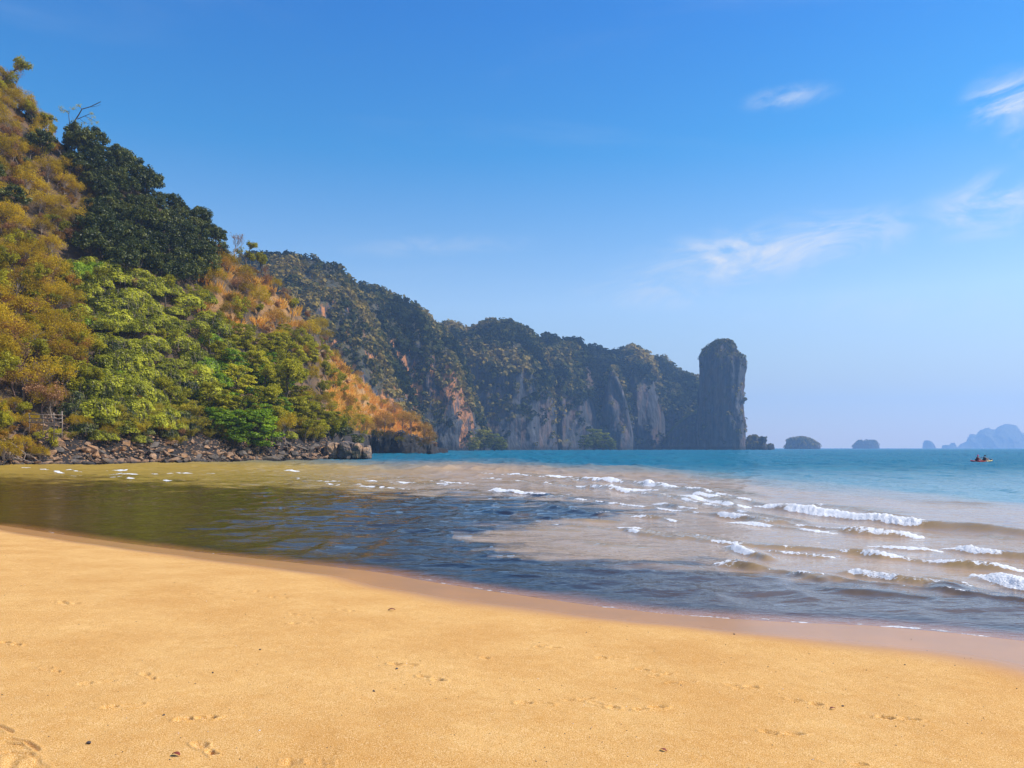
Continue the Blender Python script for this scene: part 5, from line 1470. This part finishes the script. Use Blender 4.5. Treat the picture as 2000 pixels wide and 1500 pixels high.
M['redplastic'] = flat_mat('orange_red_plastic', (0.75, 0.035, 0.006), 0.35, (0.62, 0.03, 0.006))
M['yellowplastic'] = flat_mat('yellow_plastic', (0.75, 0.50, 0.12), 0.35, (0.66, 0.42, 0.10))
M['skin'] = flat_mat('skin', (0.45, 0.24, 0.15), 0.6, (0.40, 0.21, 0.13))
M['blackcloth'] = flat_mat('black_cloth', (0.012, 0.012, 0.018), 0.8)
M['redcloth'] = flat_mat('dark_red_cloth', (0.30, 0.015, 0.025), 0.8)
M['pinkcloth'] = flat_mat('pink_cloth', (0.75, 0.12, 0.28), 0.8, (0.70, 0.10, 0.24))
M['hair'] = flat_mat('hair', (0.015, 0.011, 0.010), 0.7)
M['whitepaint'] = flat_mat('white_paint', (0.8, 0.8, 0.78), 0.5, (0.72, 0.72, 0.70))
M['darkgreen'] = flat_mat('dark_green_plastic', (0.01, 0.06, 0.06), 0.5)


def skinned(name, verts, edges, radii, mat, parent, sub=1):
    me = bpy.data.meshes.new(name); me.from_pydata(verts, edges, [])
    o = link(name, me, parent)
    md = o.modifiers.new('Skin', 'SKIN'); md.use_smooth_shade = True
    for i, r in enumerate(radii): me.skin_vertices[0].data[i].radius = (r, r)
    me.skin_vertices[0].data[0].use_root = True
    s = o.modifiers.new('Sub', 'SUBSURF'); s.levels = s.render_levels = sub
    me.materials.append(M[mat]); return o


def make_skin_layer(me): pass


def kayaker(x, vest, hatmat, label, lean):
    r = link('person', None, None, (KX + x, KYY, 0.10)); tag(r, label, 'person')
    l = lean
    v = [(0, 0, 0.10), (0.02 * l, 0, 0.30), (0.05 * l, 0, 0.50), (0.07 * l, 0, 0.60), (0.09 * l, 0, 0.70), (0.10 * l, 0, 0.80),
         (0.06 * l, 0.18, 0.52), (0.24 * l, 0.27, 0.32), (0.46 * l, 0.22, 0.36), (0.52 * l, 0.21, 0.38),
         (0.06 * l, -0.18, 0.52), (0.22 * l, -0.27, 0.34), (0.44 * l, -0.26, 0.44), (0.50 * l, -0.26, 0.46),
         (0.40 * l, 0.12, 0.26), (0.72 * l, 0.12, 0.06), (0.40 * l, -0.12, 0.26), (0.72 * l, -0.12, 0.06)]
    e = [(0, 1), (1, 2), (2, 3), (3, 4), (4, 5), (2, 6), (6, 7), (7, 8), (8, 9), (2, 10), (10, 11), (11, 12), (12, 13), (0, 14), (14, 15), (0, 16), (16, 17)]
    me = bpy.data.meshes.new('body'); bm = bmesh.new(); sk = bm.verts.layers.skin.verify()
    rad = [.15, .14, .15, .06, .085, .09, .06, .045, .038, .045, .06, .045, .038, .045, .09, .055, .09, .055]
    vs = []
    for p, q in zip(v, rad):
        a = bm.verts.new(p); a[sk].radius = (q, q); vs.append(a)
    vs[0][sk].use_root = True
    for a, b in e: bm.edges.new((vs[a], vs[b]))
    bm.to_mesh(me); bm.free(); me.materials.append(M['skin'])
    o = link('body', me, r); o.modifiers.new('Skin', 'SKIN').use_smooth_shade = True
    s = o.modifiers.new('Sub', 'SUBSURF'); s.levels = s.render_levels = 1
    mb = MB(); mb.tube([(0, 0, 0.06), (0.02 * l, 0, 0.2), (0.04 * l, 0, 0.40), (0.055 * l, 0, 0.54), (0.06 * l, 0, 0.58)], [.17, .18, .20, .18, .09], 14); link('life_vest', mb.mesh('life_vest', M[vest]), r)
    mb = MB(); mb.tube([(0.075 * l, 0, 0.73), (0.085 * l, 0, 0.80), (0.09 * l, 0, 0.88), (0.09 * l, 0, 0.91)], [.115, .125, .095, .02], 12)
    mb.tube([(0.12 * l, 0, 0.80), (0.24 * l, 0, 0.785)], [.09, .05], 8)
    link('cap', mb.mesh('cap', M[hatmat]), r)


KX = (1917 - 1000) / FP * 114.0; KYY = 114.0


def kayak():
    r = link('kayak', None, None, (KX, KYY, 0.0)); tag(r, 'orange-red and yellow two-seat kayak out on the open water at the right', 'kayak')
    n = 25; m = 16; Lh = 1.62
    for nm, a, b, mat in (('hull', -1.0, 0.35, 'redplastic'), ('bow', 0.351, 1.0, 'yellowplastic')):
        V = []; F = []
        ss = np.linspace(a, b, n)
        for s in ss:
            w = 0.36 * max(0.02, 1 - abs(s) ** 2.4); h = 0.20 * (1 - 0.35 * abs(s) ** 3); rise = 0.13 * abs(s) ** 3
            for k in range(m):
                t = 2 * math.pi * k / m
                V.append((s * Lh, w * math.cos(t), 0.09 + rise + (h * 0.75 if math.sin(t) < 0 else h * 0.45) * math.sin(t) - (0.06 if abs(math.cos(t)) < 0.6 and math.sin(t) > 0 and abs(s) < 0.6 else 0)))
        for i in range(n - 1):
            for k in range(m): F.append((i * m + k, i * m + (k + 1) % m, (i + 1) * m + (k + 1) % m, (i + 1) * m + k))
        F.append(tuple(range(m))); F.append(tuple((n - 1) * m + k for k in range(m))[::-1])
        mb = MB(); mb.add(V, F); link(nm, mb.mesh(nm, M[mat]), r)
    for x in (-0.62, 0.42):
        mb = MB(); mb.box((x - 0.18, 0, 0.28), (0.06, 0.36, 0.24)); link('seat_back', mb.mesh('seat_back', M['blackcloth'], False), r)
    mb = MB(); mb.tube([(1.25, -.05, .26), (1.38, 0, .34), (1.52, .04, .30)], [.06, .09, .05], 8); link('gear_bag', mb.mesh('gear_bag', M['darkgreen']), r)
    for x, z, t in ((-0.22, 0.56, 0.18), (0.86, 0.52, -0.12)):
        p = link('paddle', None, None, (KX + x, KYY - 0.02, z)); tag(p, ('kayak paddle held by the rear paddler in pink' if x < 0 else 'kayak paddle held by the front paddler in black'), 'paddle')
        mb = MB(); mb.tube([(-.02, -1.0, t), (0, 0, 0), (.02, 1.0, -t)], .018, 8); link('shaft', mb.mesh('shaft', M['blackcloth']), p)
        for sg in (-1, 1):
            mb = MB(); mb.box((0, sg * 1.12, -sg * t * 1.12), (.03, .34, .16)); link('blade', mb.mesh('blade', M['whitepaint'], False), p)


kayak()
kayaker(-0.62, 'redcloth', 'pinkcloth', 'person in a pink cap and dark red vest paddling at the back of the kayak', 1)
kayaker(0.42, 'blackcloth', 'hair', 'person dressed in black sitting at the front of the kayak', 1)


def far_boat(px, D, L, label):
    r = link('boat', None, None, ((px - 1000) / FP * D, D, 0)); tag(r, label, 'boat')
    mb = MB(); n = 9
    V = []; F = []
    for i in range(n):
        s = -1 + 2 * i / (n - 1); w = L * 0.16 * (1 - abs(s) ** 2.5) + 0.05; zz = L * 0.10 + L * 0.07 * max(0, s) ** 2
        V += [(s * L / 2, -w, zz), (s * L / 2 * 0.92, 0, -L * 0.03), (s * L / 2, w, zz)]
    for i in range(n - 1):
        a = i * 3; F += [(a, a + 1, a + 4, a + 3), (a + 1, a + 2, a + 5, a + 4), (a + 2, a, a + 3, a + 5)]
    mb.add(V, F); link('hull', mb.mesh('hull', M['whitepaint']), r)
    mb = MB(); mb.box((-L * .08, 0, L * .19), (L * .42, L * .22, L * .16)); link('cabin', mb.mesh('cabin', M['whitepaint'], False), r)


far_boat(1918, 2600, 13, 'tiny white boat on the horizon above the kayak in front of the hazy island')
far_boat(1645, 2300, 9, 'tiny boat on the horizon left of the rounded blue islet')

M['leafred'] = flat_mat('dead_red_leaf', (0.24, 0.035, 0.015), 0.7, (0.16, 0.03, 0.015), 40)
M['pebbledark'] = flat_mat('dark_pebble', (0.05, 0.04, 0.038), 0.7, (0.09, 0.06, 0.05), 60)
M['shell'] = flat_mat('white_shell', (0.75, 0.72, 0.66), 0.5, (0.6, 0.55, 0.5), 60)


def on_sand(px, py):
    z = 0.4
    for _ in range(6):
        x, y = gpt(px, py, z); z = float(sand_z(np.array([x]), np.array([y]))[0])
    return x, y, z


def litter():
    big = [(765, 1193, .040, 'leafred', 'curled dark red leaf lying on the sand near the wet edge'), (174, 1452, .022, 'pebbledark', 'black seed on the sand right of the tread marks'),
           (344, 1476, .026, 'leafred', 'curved red-brown twig scrap on the sand at the lower left'), (1626, 1385, .020, 'leafred', 'dark red scrap on the sand at the lower right'),
           (1646, 1379, .013, 'pebbledark', 'small black pebble beside the dark red scrap at the lower right'), (775, 1307, .020, 'pebbledark', 'black pebble in the middle of the dry sand'),
           (730, 1351, .018, 'pebbledark', 'dark pebble below and left of the middle pebble'), (1434, 1239, .018, 'pebbledark', 'dark speck on the wet sand at the right'),
           (1296, 1467, .020, 'leafred', 'red-brown leaf scrap near the bottom edge right of centre'), (1330, 1339, .013, 'pebbledark', 'tiny round black pebble right of centre'),
           (1767, 1299, .014, 'pebbledark', 'dark pebble on the damp edge at the right'), (320, 1397, .014, 'pebbledark', 'little brown pebble in the lower left sand'),
           (508, 1269, .014, 'pebbledark', 'little dark pebble on the upper left sand'), (416, 1314, .014, 'pebbledark', 'round dark pebble left of centre'),
           (506, 1428, .013, 'shell', 'white shell chip in the lower left sand'), (1750, 1457, .012, 'pebbledark', 'black pebble at the lower right')]
    for i, (px, py, s, mt, lb) in enumerate(big):
        x, y, z = on_sand(px, py)
        rs = np.random.RandomState(i)
        if mt == 'leafred':
            V = []; F = []; n = 7
            for k in range(n):
                t = k / (n - 1); w = s * 0.55 * math.sin(math.pi * min(max(t, .04), .96)) ** .7; c = (t - .5) * 2 * s
                zc = s * 0.30 * (1 - 4 * (t - .5) ** 2) + s * .1
                for q, up in ((-1, .35), (0, 0), (1, .35)): V.append((c, q * w, zc + up * s * .4)); 
                for q, up in ((-1, .35), (0, 0), (1, .35)): V.append((c, q * w * .95, zc + up * s * .4 - s * .06))
            for k in range(n - 1):
                a = k * 6; b = a + 6
                F += [(a, a + 1, b + 1, b), (a + 1, a + 2, b + 2, b + 1), (a + 3, b + 3, b + 4, a + 4), (a + 4, b + 4, b + 5, a + 5), (a, b, b + 3, a + 3), (a + 2, a + 5, b + 5, b + 2)]
            mb = MB(); mb.add(V, F); o = link('dead_leaf', mb.mesh('dead_leaf', M[mt])); cat = 'leaf'
        else:
            me = boulder_mesh(300 + i, 18, (1, .8, .6)); me.materials[0] = M[mt]; me.name = 'pebble'
            o = link('pebble', me); o.scale = (s * 1.7,) * 3; cat = 'pebble'
        o.location = (x, y, z + s * 0.15); o.rotation_euler = (0, 0, rs.uniform(0, 6.28)); tag(o, lb, cat)
    # the finest specks: one mass
    rs = np.random.RandomState(5); mb = {k: MB() for k in ('pebbledark', 'shell')}
    for i in range(520):
        px, py = rs.uniform(0, 2000), rs.uniform(1050, 1500)
        x, y, z = on_sand(px, py)
        if shore_sd(np.array([x]), np.array([y]))[0] > -0.6: continue
        s = rs.uniform(.0025, .0065) * (0.6 + y / 14); c = np.array([x, y, z + s * .2]); a = rs.uniform(0, 3.14)
        v = np.array([[math.cos(a), math.sin(a), 0], [-math.cos(a), -math.sin(a), 0], [-math.sin(a) * .7, math.cos(a) * .7, 0], [math.sin(a) * .7, -math.cos(a) * .7, 0], [0, 0, .6], [0, 0, -.6]]) * s + c
        mb['shell' if i % 9 == 0 else 'pebbledark'].add(v, [(0, 2, 4), (2, 1, 4), (1, 3, 4), (3, 0, 4), (2, 0, 5), (1, 2, 5), (3, 1, 5), (0, 3, 5)])
    for k, lb in (('pebbledark', 'scattered tiny dark grit on the dry sand'), ('shell', 'scattered tiny white shell grit on the dry sand')):
        tag(link('beach_grit', mb[k].mesh('beach_grit', M[k], False)), lb, 'grit', None, 'stuff')


litter()
